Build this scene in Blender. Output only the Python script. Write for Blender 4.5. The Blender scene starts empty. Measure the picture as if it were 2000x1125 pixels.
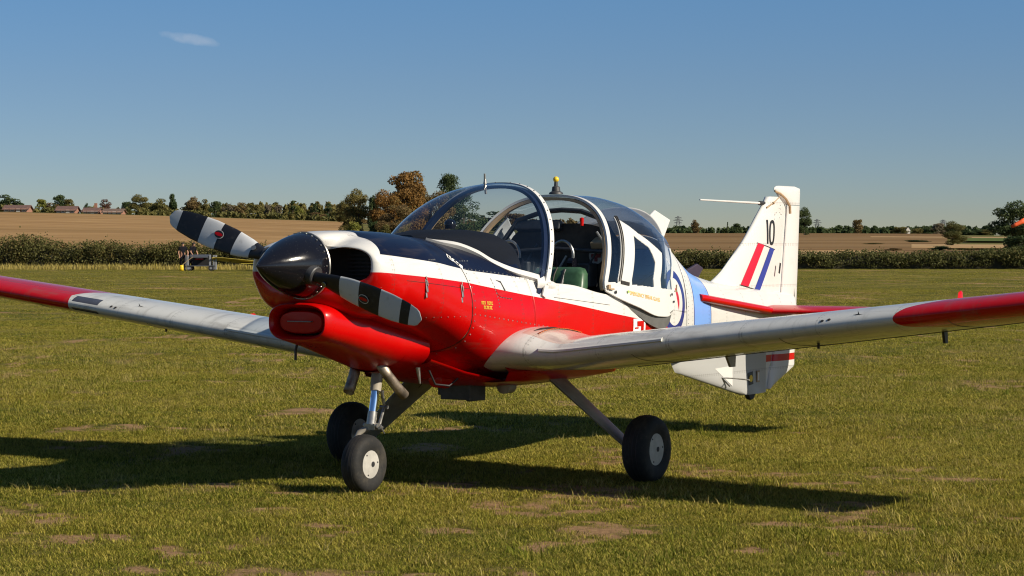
import bpy, bmesh, math, random
import numpy as np
from mathutils import Vector, Matrix
random.seed(7); rng = np.random.default_rng(11)
S = bpy.context.scene
COL = S.collection
R = math.radians

# ------------------------------------------------------------------ camera
CAM = np.array([-9.892, -7.895, 1.459]); YAW = R(32.17); PIT = R(-1.035); FPX = 4429.0
cd = bpy.data.cameras.new('camera'); cam = bpy.data.objects.new('camera', cd); COL.objects.link(cam)
cd.sensor_width = 36.0; cd.lens = 36.0 * FPX / 2000.0
cd.clip_start = 0.1; cd.clip_end = 12000
cam.location = CAM
cam.rotation_euler = (math.pi / 2 + PIT, 0, YAW - math.pi / 2)
S.camera = cam
S.render.resolution_x = 1024; S.render.resolution_y = 576

# ------------------------------------------------------------------ sky, sun, exposure
SUN_EL = R(30.5); SUN_VEC = np.array([0.10, -1.0, 0]); SUN_VEC /= np.linalg.norm(SUN_VEC)
sun_dir = np.array([SUN_VEC[0] * math.cos(SUN_EL), SUN_VEC[1] * math.cos(SUN_EL), math.sin(SUN_EL)])
world = bpy.data.worlds.new('World'); S.world = world; world.use_nodes = True
wt = world.node_tree; wt.nodes.clear()
w_out = wt.nodes.new('ShaderNodeOutputWorld'); w_bg = wt.nodes.new('ShaderNodeBackground')
w_sky = wt.nodes.new('ShaderNodeTexSky'); w_sky.sky_type = 'NISHITA'; w_sky.sun_disc = False
w_sky.sun_elevation = SUN_EL
w_sky.sun_rotation = math.atan2(SUN_VEC[0], SUN_VEC[1])
w_sky.altitude = 0; w_sky.air_density = 1.0; w_sky.dust_density = 0.6; w_sky.ozone_density = 2.5
w_tc = wt.nodes.new('ShaderNodeTexCoord')
w_map = wt.nodes.new('ShaderNodeMapping'); w_map.vector_type = 'POINT'
w_map.inputs['Scale'].default_value = (1, 1, 2.6); w_map.inputs['Location'].default_value = (0, 0, 0.02)
w_hs = wt.nodes.new('ShaderNodeHueSaturation'); w_hs.inputs['Saturation'].default_value = 1.0
wt.links.new(w_tc.outputs['Generated'], w_map.inputs['Vector'])
wt.links.new(w_map.outputs['Vector'], w_sky.inputs['Vector'])
wt.links.new(w_sky.outputs['Color'], w_hs.inputs['Color'])
# clear autumn sky: deeper blue overhead, greyer towards the horizon
w_sep = wt.nodes.new('ShaderNodeSeparateXYZ'); wt.links.new(w_tc.outputs['Generated'], w_sep.inputs[0])
w_grade = wt.nodes.new('ShaderNodeValToRGB'); w_mr = wt.nodes.new('ShaderNodeMapRange'); wt.links.new(w_sep.outputs[2], w_mr.inputs[0]); w_mr.inputs[1].default_value = 0.0; w_mr.inputs[2].default_value = .15
wt.links.new(w_mr.outputs[0], w_grade.inputs[0]); _e = w_grade.color_ramp.elements; _e[0].position = .10; _e[0].color = (.66, .60, .56, 1); _e[1].position = .75; _e[1].color = (.72, .93, 1.0, 1)
_e = w_grade.color_ramp.elements.new(.48); _e.color = (.72, .78, .79, 1)
w_mul = wt.nodes.new('ShaderNodeMix'); w_mul.data_type = 'RGBA'; w_mul.blend_type = 'MULTIPLY'; w_mul.inputs[0].default_value = 1.0
wt.links.new(w_hs.outputs['Color'], w_mul.inputs[6]); wt.links.new(w_grade.outputs[0], w_mul.inputs[7])
wt.links.new(w_mul.outputs[2], w_bg.inputs['Color'])
w_bg.inputs['Strength'].default_value = 0.088
wt.links.new(w_bg.outputs['Background'], w_out.inputs['Surface'])

# one small wisp of high cloud, upper left
_cv = (math.cos(YAW) * 1.0 + math.sin(YAW) * -.142, math.sin(YAW) * 1.0 - math.cos(YAW) * -.142, .0918)
def _dot(vec):
    n = wt.nodes.new('ShaderNodeVectorMath'); n.operation = 'DOT_PRODUCT'; n.inputs[1].default_value = vec; wt.links.new(w_tc.outputs['Generated'], n.inputs[0]); return n.outputs['Value']
def _m(op, *a):
    n = wt.nodes.new('ShaderNodeMath'); n.operation = op
    for i, v in enumerate(a):
        if isinstance(v, (int, float)): n.inputs[i].default_value = v
        else: wt.links.new(v, n.inputs[i])
    return n.outputs[0]
_f = _dot((math.cos(YAW), math.sin(YAW), 0)); _a = _m('SUBTRACT', _m('DIVIDE', _dot((math.sin(YAW), -math.cos(YAW), 0)), _f), -.142); _b = _m('SUBTRACT', _m('DIVIDE', _dot((0, 0, 1)), _f), .0917)
_b = _m('ADD', _b, _m('MULTIPLY', _a, .17))
_e = _m('ADD', _m('POWER', _m('ABSOLUTE', _m('DIVIDE', _a, .0125)), 2.0), _m('POWER', _m('ABSOLUTE', _m('DIVIDE', _b, .0026)), 2.0))
_nz = wt.nodes.new('ShaderNodeTexNoise'); _nz.inputs['Scale'].default_value = 160; _nz.inputs['Detail'].default_value = 5; wt.links.new(w_tc.outputs['Generated'], _nz.inputs['Vector'])
_k = _m('MULTIPLY', _m('MAXIMUM', _m('SUBTRACT', 1.0, _m('ADD', _e, _m('MULTIPLY', _m('SUBTRACT', _nz.outputs[0], .5), 2.0))), 0.0), _m('GREATER_THAN', _f, 0.0)); _k = _m('MINIMUM', _m('MULTIPLY', _k, .30), .28)
_mx = wt.nodes.new('ShaderNodeMix'); _mx.data_type = 'RGBA'; wt.links.new(_k, _mx.inputs[0]); wt.links.new(w_mul.outputs[2], _mx.inputs[6]); _mx.inputs[7].default_value = (4.6, 4.9, 5.4, 1)
wt.links.new(_mx.outputs[2], w_bg.inputs['Color'])

sd = bpy.data.lights.new('sun', 'SUN'); sd.energy = 4.8; sd.angle = R(0.53); sd.color = (1.0, 0.90, 0.74)
sun = bpy.data.objects.new('sun', sd); COL.objects.link(sun)
sun.rotation_euler = Vector(sun_dir).to_track_quat('Z', 'Y').to_euler(); sun.location = (0, -30, 30)
S.view_settings.view_transform = 'Standard'; S.view_settings.look = 'None'
S.view_settings.exposure = 0.5; S.view_settings.gamma = 1.0; S.view_settings.use_curve_mapping = False
S.render.engine = 'CYCLES'
S.cycles.pixel_filter_type = 'BLACKMAN_HARRIS'; S.cycles.filter_width = 1.15
S.cycles.max_bounces = 8; S.cycles.transparent_max_bounces = 24; S.cycles.caustics_reflective = False; S.cycles.caustics_refractive = False

# ------------------------------------------------------------------ helpers: view-frame to world (camera-aligned ground axes)
FH = np.array([math.cos(YAW), math.sin(YAW)]); RH = np.array([math.sin(YAW), -math.cos(YAW)])
def gxy(s, D):                      # lateral metres to the right, metres ahead of the camera
    return CAM[0] + D * FH[0] + s * RH[0], CAM[1] + D * FH[1] + s * RH[1]
def gpx(px, D): return gxy((px - 1000.0) / FPX * D, D)
HOR = 482.5
def zpx(py, D): return CAM[2] + (HOR - py) / FPX * D

def pchip(xs, ys):
    xs = np.array(xs, float); ys = np.array(ys, float); h = np.diff(xs); d = np.diff(ys) / h; m = np.zeros_like(ys)
    for i in range(1, len(xs) - 1):
        if d[i-1] * d[i] > 0:
            w1 = 2*h[i] + h[i-1]; w2 = h[i] + 2*h[i-1]; m[i] = (w1 + w2) / (w1/d[i-1] + w2/d[i])
    m[0] = d[0]; m[-1] = d[-1]
    def f(x):
        x = np.clip(x, xs[0], xs[-1]); i = np.clip(np.searchsorted(xs, x) - 1, 0, len(xs) - 2); t = (x - xs[i]) / h[i]
        return (2*t**3-3*t**2+1)*ys[i] + (t**3-2*t**2+t)*h[i]*m[i] + (-2*t**3+3*t**2)*ys[i+1] + (t**3-t**2)*h[i]*m[i+1]
    return f

# ------------------------------------------------------------------ node helpers
class NT:
    def __init__(s, name):
        s.mat = bpy.data.materials.new(name); s.mat.use_nodes = True; s.t = s.mat.node_tree; s.t.nodes.clear()
        s.out = s.t.nodes.new('ShaderNodeOutputMaterial')
        s.p = s.t.nodes.new('ShaderNodeBsdfPrincipled'); s.t.links.new(s.p.outputs[0], s.out.inputs[0])
    def n(s, typ, **kw):
        nd = s.t.nodes.new(typ)
        for k, v in kw.items(): setattr(nd, k, v)
        return nd
    def link(s, a, b): s.t.links.new(a, b)
    def put(s, sock, v):
        if isinstance(v, V): s.link(v.s, sock)
        elif isinstance(v, (tuple, list)):
            sock.default_value = tuple(v) + ((1,) if len(v) == 3 and sock.type == 'RGBA' else ())
        else: sock.default_value = v
    def m(s, op, *a):
        nd = s.n('ShaderNodeMath', operation=op)
        for i, v in enumerate(a): s.put(nd.inputs[i], v)
        return V(s, nd.outputs[0])
    def mix(s, f, a, b, mode='MIX'):
        nd = s.n('ShaderNodeMix', data_type='RGBA', blend_type=mode)
        s.put(nd.inputs[0], f); s.put(nd.inputs[6], a); s.put(nd.inputs[7], b)
        return V(s, nd.outputs[2])
    def xyz(s, space='Object'):
        tc = s.n('ShaderNodeTexCoord'); sp = s.n('ShaderNodeSeparateXYZ'); s.link(tc.outputs[space], sp.inputs[0])
        return [V(s, o) for o in sp.outputs], V(s, tc.outputs[space])
    def pos(s):
        g = s.n('ShaderNodeNewGeometry'); return V(s, g.outputs['Position'])
    def noise(s, vec, scale, detail=4, rough=.55, scl=None):
        nd = s.n('ShaderNodeTexNoise'); nd.inputs['Scale'].default_value = scale; nd.inputs['Detail'].default_value = detail; nd.inputs['Roughness'].default_value = rough
        if scl is not None:
            mp = s.n('ShaderNodeMapping'); mp.inputs['Scale'].default_value = scl; s.link(vec.s, mp.inputs[0]); s.link(mp.outputs[0], nd.inputs['Vector'])
        else: s.link(vec.s, nd.inputs['Vector'])
        return V(s, nd.outputs[0])
    def ramp(s, f, stops):
        nd = s.n('ShaderNodeValToRGB'); e = nd.color_ramp.elements
        while len(e) < len(stops): e.new(0.5)
        for el, (p, c) in zip(e, stops):
            el.position = p; el.color = tuple(c) + (1,) if len(c) == 3 else c
        s.put(nd.inputs[0], f); return V(s, nd.outputs[0])
    def smooth(s, f, a, b):
        nd = s.n('ShaderNodeMapRange', interpolation_type='SMOOTHSTEP'); s.put(nd.inputs[0], f)
        nd.inputs[1].default_value = a; nd.inputs[2].default_value = b; return V(s, nd.outputs[0])
    def plin(s, x, pts):             # piecewise linear function of x
        r = pts[0][1]; acc = None
        for (x0, y0), (x1, y1) in zip(pts[:-1], pts[1:]):
            t = s.m('MINIMUM', s.m('MAXIMUM', x - x0, 0.0), x1 - x0) * ((y1 - y0) / (x1 - x0))
            acc = t if acc is None else acc + t
        return acc + r
    def bump(s, h, strength=.3, dist=.01):
        b = s.n('ShaderNodeBump'); b.inputs['Strength'].default_value = strength; b.inputs['Distance'].default_value = dist
        s.link(h.s, b.inputs['Height']); s.link(b.outputs[0], s.p.inputs['Normal'])
    def set(s, **kw):
        names = dict(col='Base Color', rough='Roughness', metal='Metallic', coat='Coat Weight', coatr='Coat Roughness', spec='Specular IOR Level', emit='Emission Color', es='Emission Strength', trans='Transmission Weight', sss='Subsurface Weight')
        for k, v in kw.items(): s.put(s.p.inputs[names[k]], v)
        return s.mat
class V:
    def __init__(s, nt, sock): s.nt = nt; s.s = sock
    def __add__(s, o): return s.nt.m('ADD', s, o)
    def __radd__(s, o): return s.nt.m('ADD', s, o)
    def __sub__(s, o): return s.nt.m('SUBTRACT', s, o)
    def __rsub__(s, o): return s.nt.m('SUBTRACT', o, s)
    def __mul__(s, o): return s.nt.m('MULTIPLY', s, o)
    __rmul__ = __mul__
    def __truediv__(s, o): return s.nt.m('DIVIDE', s, o)
    def __gt__(s, o): return s.nt.m('GREATER_THAN', s, o)
    def __lt__(s, o): return s.nt.m('LESS_THAN', s, o)
    def abs(s): return s.nt.m('ABSOLUTE', s)

RED = (0.45, 0.0012, 0.0012); WHITE = (0.585, 0.575, 0.55); NAVY = (0.004, 0.006, 0.019); GREYW = (0.55, 0.55, 0.52)
BLUEB = (0.17, 0.33, 0.72); RBLUE = (0.02, 0.03, 0.17)
MATS = {}
def simple(name, col, rough=.5, metal=0, coat=0, var=.12, scale=14, spec=.5, bump=0):
    if name in MATS: return MATS[name]
    t = NT(name); p = t.xyz()[1]
    nz = t.noise(p, scale, 5, .6)
    a = tuple(c * (1 - var) for c in col); b = tuple(min(1, c * (1 + var)) for c in col)
    c = t.mix(t.smooth(nz, .3, .7), a, b)
    t.set(col=c, metal=metal, coat=coat, spec=spec)
    t.put(t.p.inputs['Roughness'], t.m('ADD', t.m('MULTIPLY', nz, .15), rough - .07))
    if bump: t.bump(t.noise(p, scale * 4, 4), bump, .004)
    MATS[name] = t.mat; return t.mat

def paint_finish(t, col, p, gloss=.16, dirt=.10, rivets=None, specks=.25):
    nz = t.noise(p, 3.5, 6, .65); nz2 = t.noise(p, 38, 3, .6)
    d = t.smooth(nz, .52, .78) * dirt + t.smooth(nz2, .62, .8) * (dirt * .6)
    c = t.mix(d, col, (0.10, 0.075, 0.05))
    if rivets:
        sx = t.n('ShaderNodeSeparateXYZ'); t.link(p.s, sx.inputs[0]); a_, b_, c_ = [V(t, q) for q in sx.outputs]
        u_, v_, pu, pv = rivets(a_, b_, c_)
        fu = (t.m('FRACT', u_ / pu) - .5).abs() * pu; fv = (t.m('FRACT', v_ / pv) - .5).abs() * pv
        line = fu < .0016; dot = (fu < .006) * (fv < .0045); fu2 = (t.m('FRACT', u_ / pu + .035) - .5).abs() * pu; dot = t.m('MAXIMUM', dot, (fu2 < .004) * (fv < .0045))
        c = t.mix(t.m('MAXIMUM', line * .30, dot * .32), c, (.05, .04, .03))
    spk = t.noise(p, 120, 2, .5); c = t.mix((spk > .745) * specks, c, (.035, .03, .025))
    t.set(col=c, coat=.16, coatr=.04, spec=.22)
    t.put(t.p.inputs['Roughness'], nz * .16 + (gloss + .05))
    b = t.noise(p, 2.2, 2, .5); t.bump(b, .18, .02)
    return t.mat

def mat_body():
    t = NT('fuselage_paint'); (x, y, z), p = t.xyz(); ay = y.abs()
    redl = t.plin(x, [(.2, 1.325), (.54, 1.316), (.89, 1.287), (1.32, 1.249), (1.76, 1.19), (2.35, 1.113), (3.0, 1.025), (3.73, .937), (4.35, .86)])
    navl = t.plin(x, [(.3, 1.44), (.57, 1.417), (.78, 1.396), (1.08, 1.365), (1.41, 1.320), (1.70, 1.296), (2.0, 1.27)])
    lip = t.plin(z, [(1.38, .545), (1.41, .555), (1.48, .605), (1.52, .64), (1.56, .70)])
    navy = (z > navl) * (x > lip) * (x < 2.3)
    red = (z < redl) * (x < 4.36)
    c = t.mix(navy, WHITE, NAVY)
    c = t.mix(red, c, RED)
    # blue band round the rear fuselage with dark edges
    c = t.mix((x > 4.435) * (x < 4.88), c, RBLUE)
    c = t.mix((x > 4.45) * (x < 4.865), c, BLUEB)
    # roundel: blue ring, red centre
    rx = x - 4.00; rz = (z - 1.08)
    rr = t.m('SQRT', rx * rx + rz * rz)
    c = t.mix((rr < .222) * (rr > .165), c, RBLUE)
    c = t.mix((rr < .10) * (x + (z - 1.05) * .35 > 4.068), c, (0.45, .006, .018))
    # oil and exhaust streaks running aft along the lower fuselage
    stn = t.noise(p, 1.0, 5, .65, (1.1, 9, 13)); low = t.smooth(z, 1.02, .72); c = t.mix(t.smooth(stn, .46, .70) * low * .62 * (x > .95), c, (.035, .026, .018))
    c = t.mix(t.smooth(t.noise(p, 1.0, 4, .6, (1.6, 5, 16)), .56, .74) * .16, c, (.12, .09, .06))
    return paint_finish(t, c, p, rivets=lambda x_, y_, z_: (x_, z_, .42, .028))
def mat_wing():
    t = NT('wing_paint'); (x, y, z), p = t.xyz(); ay = y.abs()
    edge = t.plin(x, [(1.70, 3.03), (1.8, 3.07), (2.0, 2.98), (2.4, 2.72), (3.0, 2.35)])
    upper = z - (ay * .117 + .70)
    e2 = t.plin(x, [(1.6, 3.03), (1.72, 3.03), (1.80, 3.10), (1.9, 3.25), (2.3, 3.5), (3.0, 3.6)])
    star = y > 0.0
    ee = t.m('ADD', star * (edge - e2), e2)
    c = t.mix(ay > ee, GREYW, RED)
    dx = (x - 2.45) * 1.0; dy = ay - 2.05; rr = t.m('SQRT', dx * dx + dy * dy)
    c = t.mix((rr < .20) * star * (upper > 0.0), c, (.5, .02, .04))
    # walkway pink primer stain near the root
    c = t.mix((ay > .62) * (ay < .98) * (x > 1.78) * (x < 2.3) * (upper > 0.0), c, (.50, .38, .33))
    st = t.noise(p, 9, 5, .6, (1.0, .25, 1.0)); c = t.mix(t.smooth(st, .54, .74) * .38, c, (.12, .10, .07)); s2 = t.noise(p, 1.0, 5, .65, (1.3, 16, 6)); c = t.mix(t.smooth(s2, .52, .74) * .30, c, (.10, .085, .06))
    t.p.inputs['IOR'].default_value = 1.6
    return paint_finish(t, c, p, .04, .16, rivets=lambda x_, y_, z_: (y_, x_, .47, .03), specks=.6)
def mat_tail():
    t = NT('fin_paint'); (x, y, z), p = t.xyz()
    c = t.mix((x > 6.43) * (z < .60) * (z > .545), WHITE, RED); c = t.mix((x < 6.44) * (z < .75), c, (.36, .36, .35))  # grey puts the shade on the ventral fin into its colour
    return paint_finish(t, c, p, .22, .10, rivets=lambda x_, y_, z_: (z_, x_, .33, .03))
def mat_flat(name, col, gloss=.2, dirt=.08):
    if name in MATS: return MATS[name]
    t = NT(name); p = t.xyz()[1]; MATS[name] = paint_finish(t, col, p, gloss, dirt); return MATS[name]
def mat_glass(name, tint, refl=1.0):
    t = NT(name); t.t.nodes.remove(t.p)
    tr = t.n('ShaderNodeBsdfTransparent'); tr.inputs[0].default_value = tuple(tint) + (1,)
    gl = t.n('ShaderNodeBsdfGlossy'); gl.inputs['Roughness'].default_value = .015; gl.inputs[0].default_value = (.92, .95, 1, 1)
    fr = t.n('ShaderNodeLayerWeight'); fr.inputs[0].default_value = .5
    mx = t.n('ShaderNodeMixShader'); f = (t.m('POWER', V(t, fr.outputs['Facing']), 5.0) * .9 + .045) * refl
    t.link(f.s, mx.inputs[0]); t.link(tr.outputs[0], mx.inputs[1]); t.link(gl.outputs[0], mx.inputs[2]); t.link(mx.outputs[0], t.out.inputs[0])
    return t.mat
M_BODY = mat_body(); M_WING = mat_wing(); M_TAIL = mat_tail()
M_RED = mat_flat('red_paint', RED, .16); M_WHITE = mat_flat('white_paint', WHITE, .22); M_GREY = mat_flat('grey_white_paint', GREYW, .25)
M_GLASS = mat_glass('acrylic_glass', (.86, .89, .92)); M_ROOF = mat_glass('tinted_acrylic', (.80, .86, .93), 1.2); M_PANE = mat_glass('side_window_acrylic', (.80, .86, .92), 1.8)
M_BLACK = simple('matt_black', (.012, .012, .014), .6); M_DARK = simple('dark_trim', (.02, .017, .015), .7, var=.4)
M_LINER = simple('cabin_lining', (.045, .036, .028), .8, var=.5, scale=6)
M_GREEN = simple('green_leather', (.035, .085, .04), .38, var=.2, scale=30)
t = NT('tyre_rubber'); p = t.xyz()[1]; dn = t.noise(p, 7, 6, .7); df = t.noise(p, 60, 3, .6)
t.set(col=t.mix(t.smooth(dn, .42, .72) * .55 + t.smooth(df, .55, .8) * .25, (.016, .016, .016), (.085, .072, .052)), rough=.75, spec=.3); t.bump(df, .2, .004); M_TYRE = t.mat
M_HUB = simple('hub_cream_paint', (.40, .385, .35), .45, var=.14)
M_STEEL = simple('dull_steel', (.32, .31, .29), .38, .85, var=.25, scale=20)
M_LEG = simple('gear_leg_paint', (.30, .27, .22), .42, var=.2, scale=9)
M_CHROME = simple('oleo_chrome', (.62, .70, .85), .12, 1.0, var=.05)
M_EXH = simple('exhaust_pipe_metal', (.30, .25, .20), .5, .8, var=.35, scale=16)
M_YELLOW = simple('yellow_plastic', (.75, .50, .02), .4)
M_TAN = simple('tan_leather', (.36, .25, .14), .6)
M_DKGREY = simple('dark_grey_metal', (.05, .05, .052), .5, .3, var=.3)

# ------------------------------------------------------------------ mesh helpers
class MB:
    def __init__(s): s.v = []; s.f = []; s.mi = []
    def add(s, vs, fs, mi=0):
        o = len(s.v); s.v += [tuple(map(float, q)) for q in vs]; s.f += [tuple(i + o for i in q) for q in fs]; s.mi += [mi] * len(fs)
        return s
    def box(s, c, d, rot=None, mi=0):
        vs = [Vector(((i & 1) - .5, ((i >> 1) & 1) - .5, ((i >> 2) & 1) - .5)) for i in range(8)]
        vs = [Vector((q.x * d[0], q.y * d[1], q.z * d[2])) for q in vs]
        if rot is not None: vs = [rot @ q for q in vs]
        vs = [q + Vector(c) for q in vs]
        return s.add(vs, [(0, 2, 3, 1), (4, 5, 7, 6), (0, 1, 5, 4), (2, 6, 7, 3), (0, 4, 6, 2), (1, 3, 7, 5)], mi)
    def tube(s, pts, rad, n=12, cap=True, mi=0, flat=None):
        pts = [Vector(p) for p in pts]; rs = rad if isinstance(rad, (list, tuple)) else [rad] * len(pts)
        rings = []; up = None
        for i, p in enumerate(pts):
            d = (pts[min(i + 1, len(pts) - 1)] - pts[max(i - 1, 0)]).normalized()
            if up is None:
                up = Vector((0, 0, 1)) if abs(d.z) < .9 else Vector((1, 0, 0))
            a = d.cross(up).normalized(); up = a.cross(d).normalized()
            rings.append([p + (a * math.cos(2 * math.pi * k / n) + up * math.sin(2 * math.pi * k / n)) * rs[i] for k in range(n)])
        return s.loft(rings, True, cap, mi)
    def loft(s, rings, closed=True, cap=False, mi=0):
        n = len(rings[0]); o = len(s.v); fs = []
        for r_ in rings: s.v += [tuple(map(float, q)) for q in r_]
        for i in range(len(rings) - 1):
            for k in range(n if closed else n - 1):
                a = o + i * n + k; b = o + i * n + (k + 1) % n
                fs.append((a, b, b + n, a + n))
        if cap:
            fs.append(tuple(o + k for k in range(n))[::-1]); fs.append(tuple(o + (len(rings) - 1) * n + k for k in range(n)))
        s.f += fs; s.mi += [mi] * len(fs); return s
    def lathe(s, prof, c, ax, n=40, mi=0):      # prof: (along axis, radius)
        ax = Vector(ax).normalized(); u = ax.orthogonal().normalized(); w = ax.cross(u)
        rings = [[Vector(c) + ax * a + (u * math.cos(2*math.pi*k/n) + w * math.sin(2*math.pi*k/n)) * max(r_, 1e-4) for k in range(n)] for a, r_ in prof]
        return s.loft(rings, True, True, mi)
    def prism(s, poly, axis, lo, hi, mi=0):     # poly: 2-D outline, extruded along the axis letter
        def P(a, b, h): return {'x': (h, a, b), 'y': (a, h, b), 'z': (a, b, h)}[axis]
        n = len(poly); vs = [P(a, b, lo) for a, b in poly] + [P(a, b, hi) for a, b in poly]
        fs = [tuple(range(n))[::-1], tuple(range(n, 2 * n))] + [(k, (k + 1) % n, n + (k + 1) % n, n + k) for k in range(n)]
        return s.add(vs, fs, mi)
    def build(s, name, mat, parent=None, smooth=True, sharp=35, bevel=0):
        me = bpy.data.meshes.new(name); me.from_pydata(s.v, [], s.f)
        for m_ in (mat if isinstance(mat, (list, tuple)) else [mat]): me.materials.append(m_)
        if any(s.mi): me.polygons.foreach_set('material_index', s.mi)
        bm = bmesh.new(); bm.from_mesh(me); bmesh.ops.remove_doubles(bm, verts=bm.verts, dist=1e-6)
        bmesh.ops.recalc_face_normals(bm, faces=bm.faces); bm.to_mesh(me); bm.free()
        if smooth:
            me.polygons.foreach_set('use_smooth', [True] * len(me.polygons)); me.set_sharp_from_angle(angle=R(sharp))
        me.validate(); me.update()
        o = bpy.data.objects.new(name, me); COL.objects.link(o)
        if parent is not None: o.parent = parent
        if bevel:
            b = o.modifiers.new('bevel', 'BEVEL'); b.width = bevel; b.segments = 2; b.limit_method = 'ANGLE'
        return o
def tag(o, label=None, cat=None, group=None, kind=None):
    for k, v in (('label', label), ('category', cat), ('group', group), ('kind', kind)):
        if v: o[k] = v
    return o
def empty(name, loc=(0, 0, 0), rz=0):
    o = bpy.data.objects.new(name, None); COL.objects.link(o); o.location = loc; o.rotation_euler = (0, 0, rz); o.empty_display_size = .2; return o
def npmesh(name, verts, quads, mat, parent=None):
    me = bpy.data.meshes.new(name); nv = len(verts); nf = len(quads); k = quads.shape[1]
    me.vertices.add(nv); me.vertices.foreach_set('co', np.asarray(verts, np.float32).ravel())
    me.loops.add(nf * k); me.loops.foreach_set('vertex_index', quads.astype(np.int32).ravel())
    me.polygons.add(nf); me.polygons.foreach_set('loop_start', np.arange(0, nf * k, k, dtype=np.int32))
    me.polygons.foreach_set('loop_total', np.full(nf, k, np.int32))
    if mat: me.materials.append(mat)
    me.update(calc_edges=True)
    o = bpy.data.objects.new(name, me); COL.objects.link(o)
    if parent is not None: o.parent = parent
    return o
# ================================================================== GROUND
def vnoise(x, y, seed=0):
    xi = np.floor(x).astype(np.int64); yi = np.floor(y).astype(np.int64); fx = x - xi; fy = y - yi
    def h(a, b):
        n = (a * 374761393 + b * 668265263 + seed * 974711) & 0x7fffffff; n = ((n ^ (n >> 13)) * 1274126177) & 0x7fffffff; return ((n ^ (n >> 16)) & 0xffff) / 65535.0
    ux = fx * fx * (3 - 2 * fx); uy = fy * fy * (3 - 2 * fy)
    return (h(xi, yi) * (1 - ux) + h(xi + 1, yi) * ux) * (1 - uy) + (h(xi, yi + 1) * (1 - ux) + h(xi + 1, yi + 1) * ux) * uy
def fbm(x, y, seed=0, o=4):
    s = 0; a = .5; t = 0
    for i in range(o): s = s + a * vnoise(x * 2**i, y * 2**i, seed + i); t += a; a *= .5
    return s / t
# bare earth scuffs: (x, y, length along view-right, depth, strength), from ground positions
def ground_at(px, py):
    D = CAM[2] * FPX / (py - HOR); return (px - 1000) / FPX * D, D
SCUFFS = [(185, 1052, 70, 9, 1), (330, 1075, 40, 7, .8), (445, 1068, 60, 7, .8), (860, 943, 70, 8, 1), (1070, 957, 55, 6, 1), (1180, 1037, 75, 12, 1.1), (1060, 1070, 35, 9, .9), (1135, 1062, 40, 6, .8),
          (890, 1040, 45, 7, .9), (640, 1027, 45, 7, .9), (95, 1018, 30, 7, .9), (570, 965, 40, 5, .9), (425, 948, 70, 4, .8), (1560, 945, 90, 4, 1), (1500, 928, 60, 4, .9), (1890, 938, 60, 4, 1), (1550, 1025, 80, 6, .7),
          (1945, 1018, 60, 8, .8), (1490, 1076, 45, 6, .9), (1640, 1085, 30, 7, .8), (1760, 856, 50, 3, .8), (1545, 846, 40, 3, .8), (360, 880, 60, 9, 1), (720, 935, 40, 5, .7), (790, 962, 60, 5, .7), (1860, 1095, 40, 6, .7), (250, 1120, 60, 6, .7), (1700, 985, 50, 4, .5), (1000, 920, 40, 4, .6), (1640, 958, 40, 4, .7), (1330, 770, 60, 3, .5), (1280, 752, 40, 3, .5), (160, 862, 45, 3, .6), (600, 815, 40, 2.5, .4)]
def soil_mask(s, D):
    n = fbm(s * 1.6, D * 1.1, 3, 4); n2 = fbm(s * 11, D * 10, 9, 4)
    m = np.zeros_like(s)
    for px, py, hw, hd, st in SCUFFS:
        s0, D0 = ground_at(px, py); k = D0 / FPX; sw = hw * k; dw = hd * D0 / (py - HOR)
        e = ((s - s0) / sw) ** 2 + ((D - D0 - .35 * dw * (n2 - .5)) / (dw * 1.15)) ** 2
        m = np.maximum(m, st * np.exp(-e * .75))
    patch = np.clip((n - .565) * 4.5, 0, .55)
    n3 = fbm(s * 34, D * 34, 17, 2); m = np.maximum(m * 1.1, patch) + ((n2 - .5) * 2.6 + (n3 - .5) * 1.6 - .05) * np.minimum(1, m * 2 + patch)
    return np.clip(m, 0, 1)
sl = np.r_[np.linspace(-260, -40, 14), np.linspace(-34, -10, 14), np.arange(-8, 9.5, .07), np.linspace(11, 36, 14), np.linspace(42, 260, 14)]
dl = np.r_[np.linspace(-120, 0, 10), np.arange(2, 8, .5), np.arange(8, 26, .075), np.arange(26, 60, .8), np.linspace(61, 170, 30)]
SS, DD = np.meshgrid(sl, dl, indexing='ij'); soil = soil_mask(SS, DD)
zz = (fbm(SS * 1.2, DD * 1.2, 21, 3) - .55) * .03 * (np.abs(SS) < 40)
near_wheels = np.zeros_like(zz)
XX, YY = gxy(SS, DD)
for wx, wy in ((1.01, 0), (2.43, -1.13), (2.43, 1.13)): near_wheels = np.maximum(near_wheels, np.exp(-((XX - wx) ** 2 + (YY - wy) ** 2) / .25))
zz = np.minimum(zz, .006) * (1 - near_wheels)
vv = np.stack([XX, YY, zz], -1).reshape(-1, 3); nS, nD = SS.shape
ii = np.arange(nS * nD).reshape(nS, nD); qq = np.stack([ii[:-1, :-1], ii[1:, :-1], ii[1:, 1:], ii[:-1, 1:]], -1).reshape(-1, 4)[:, ::-1]
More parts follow.
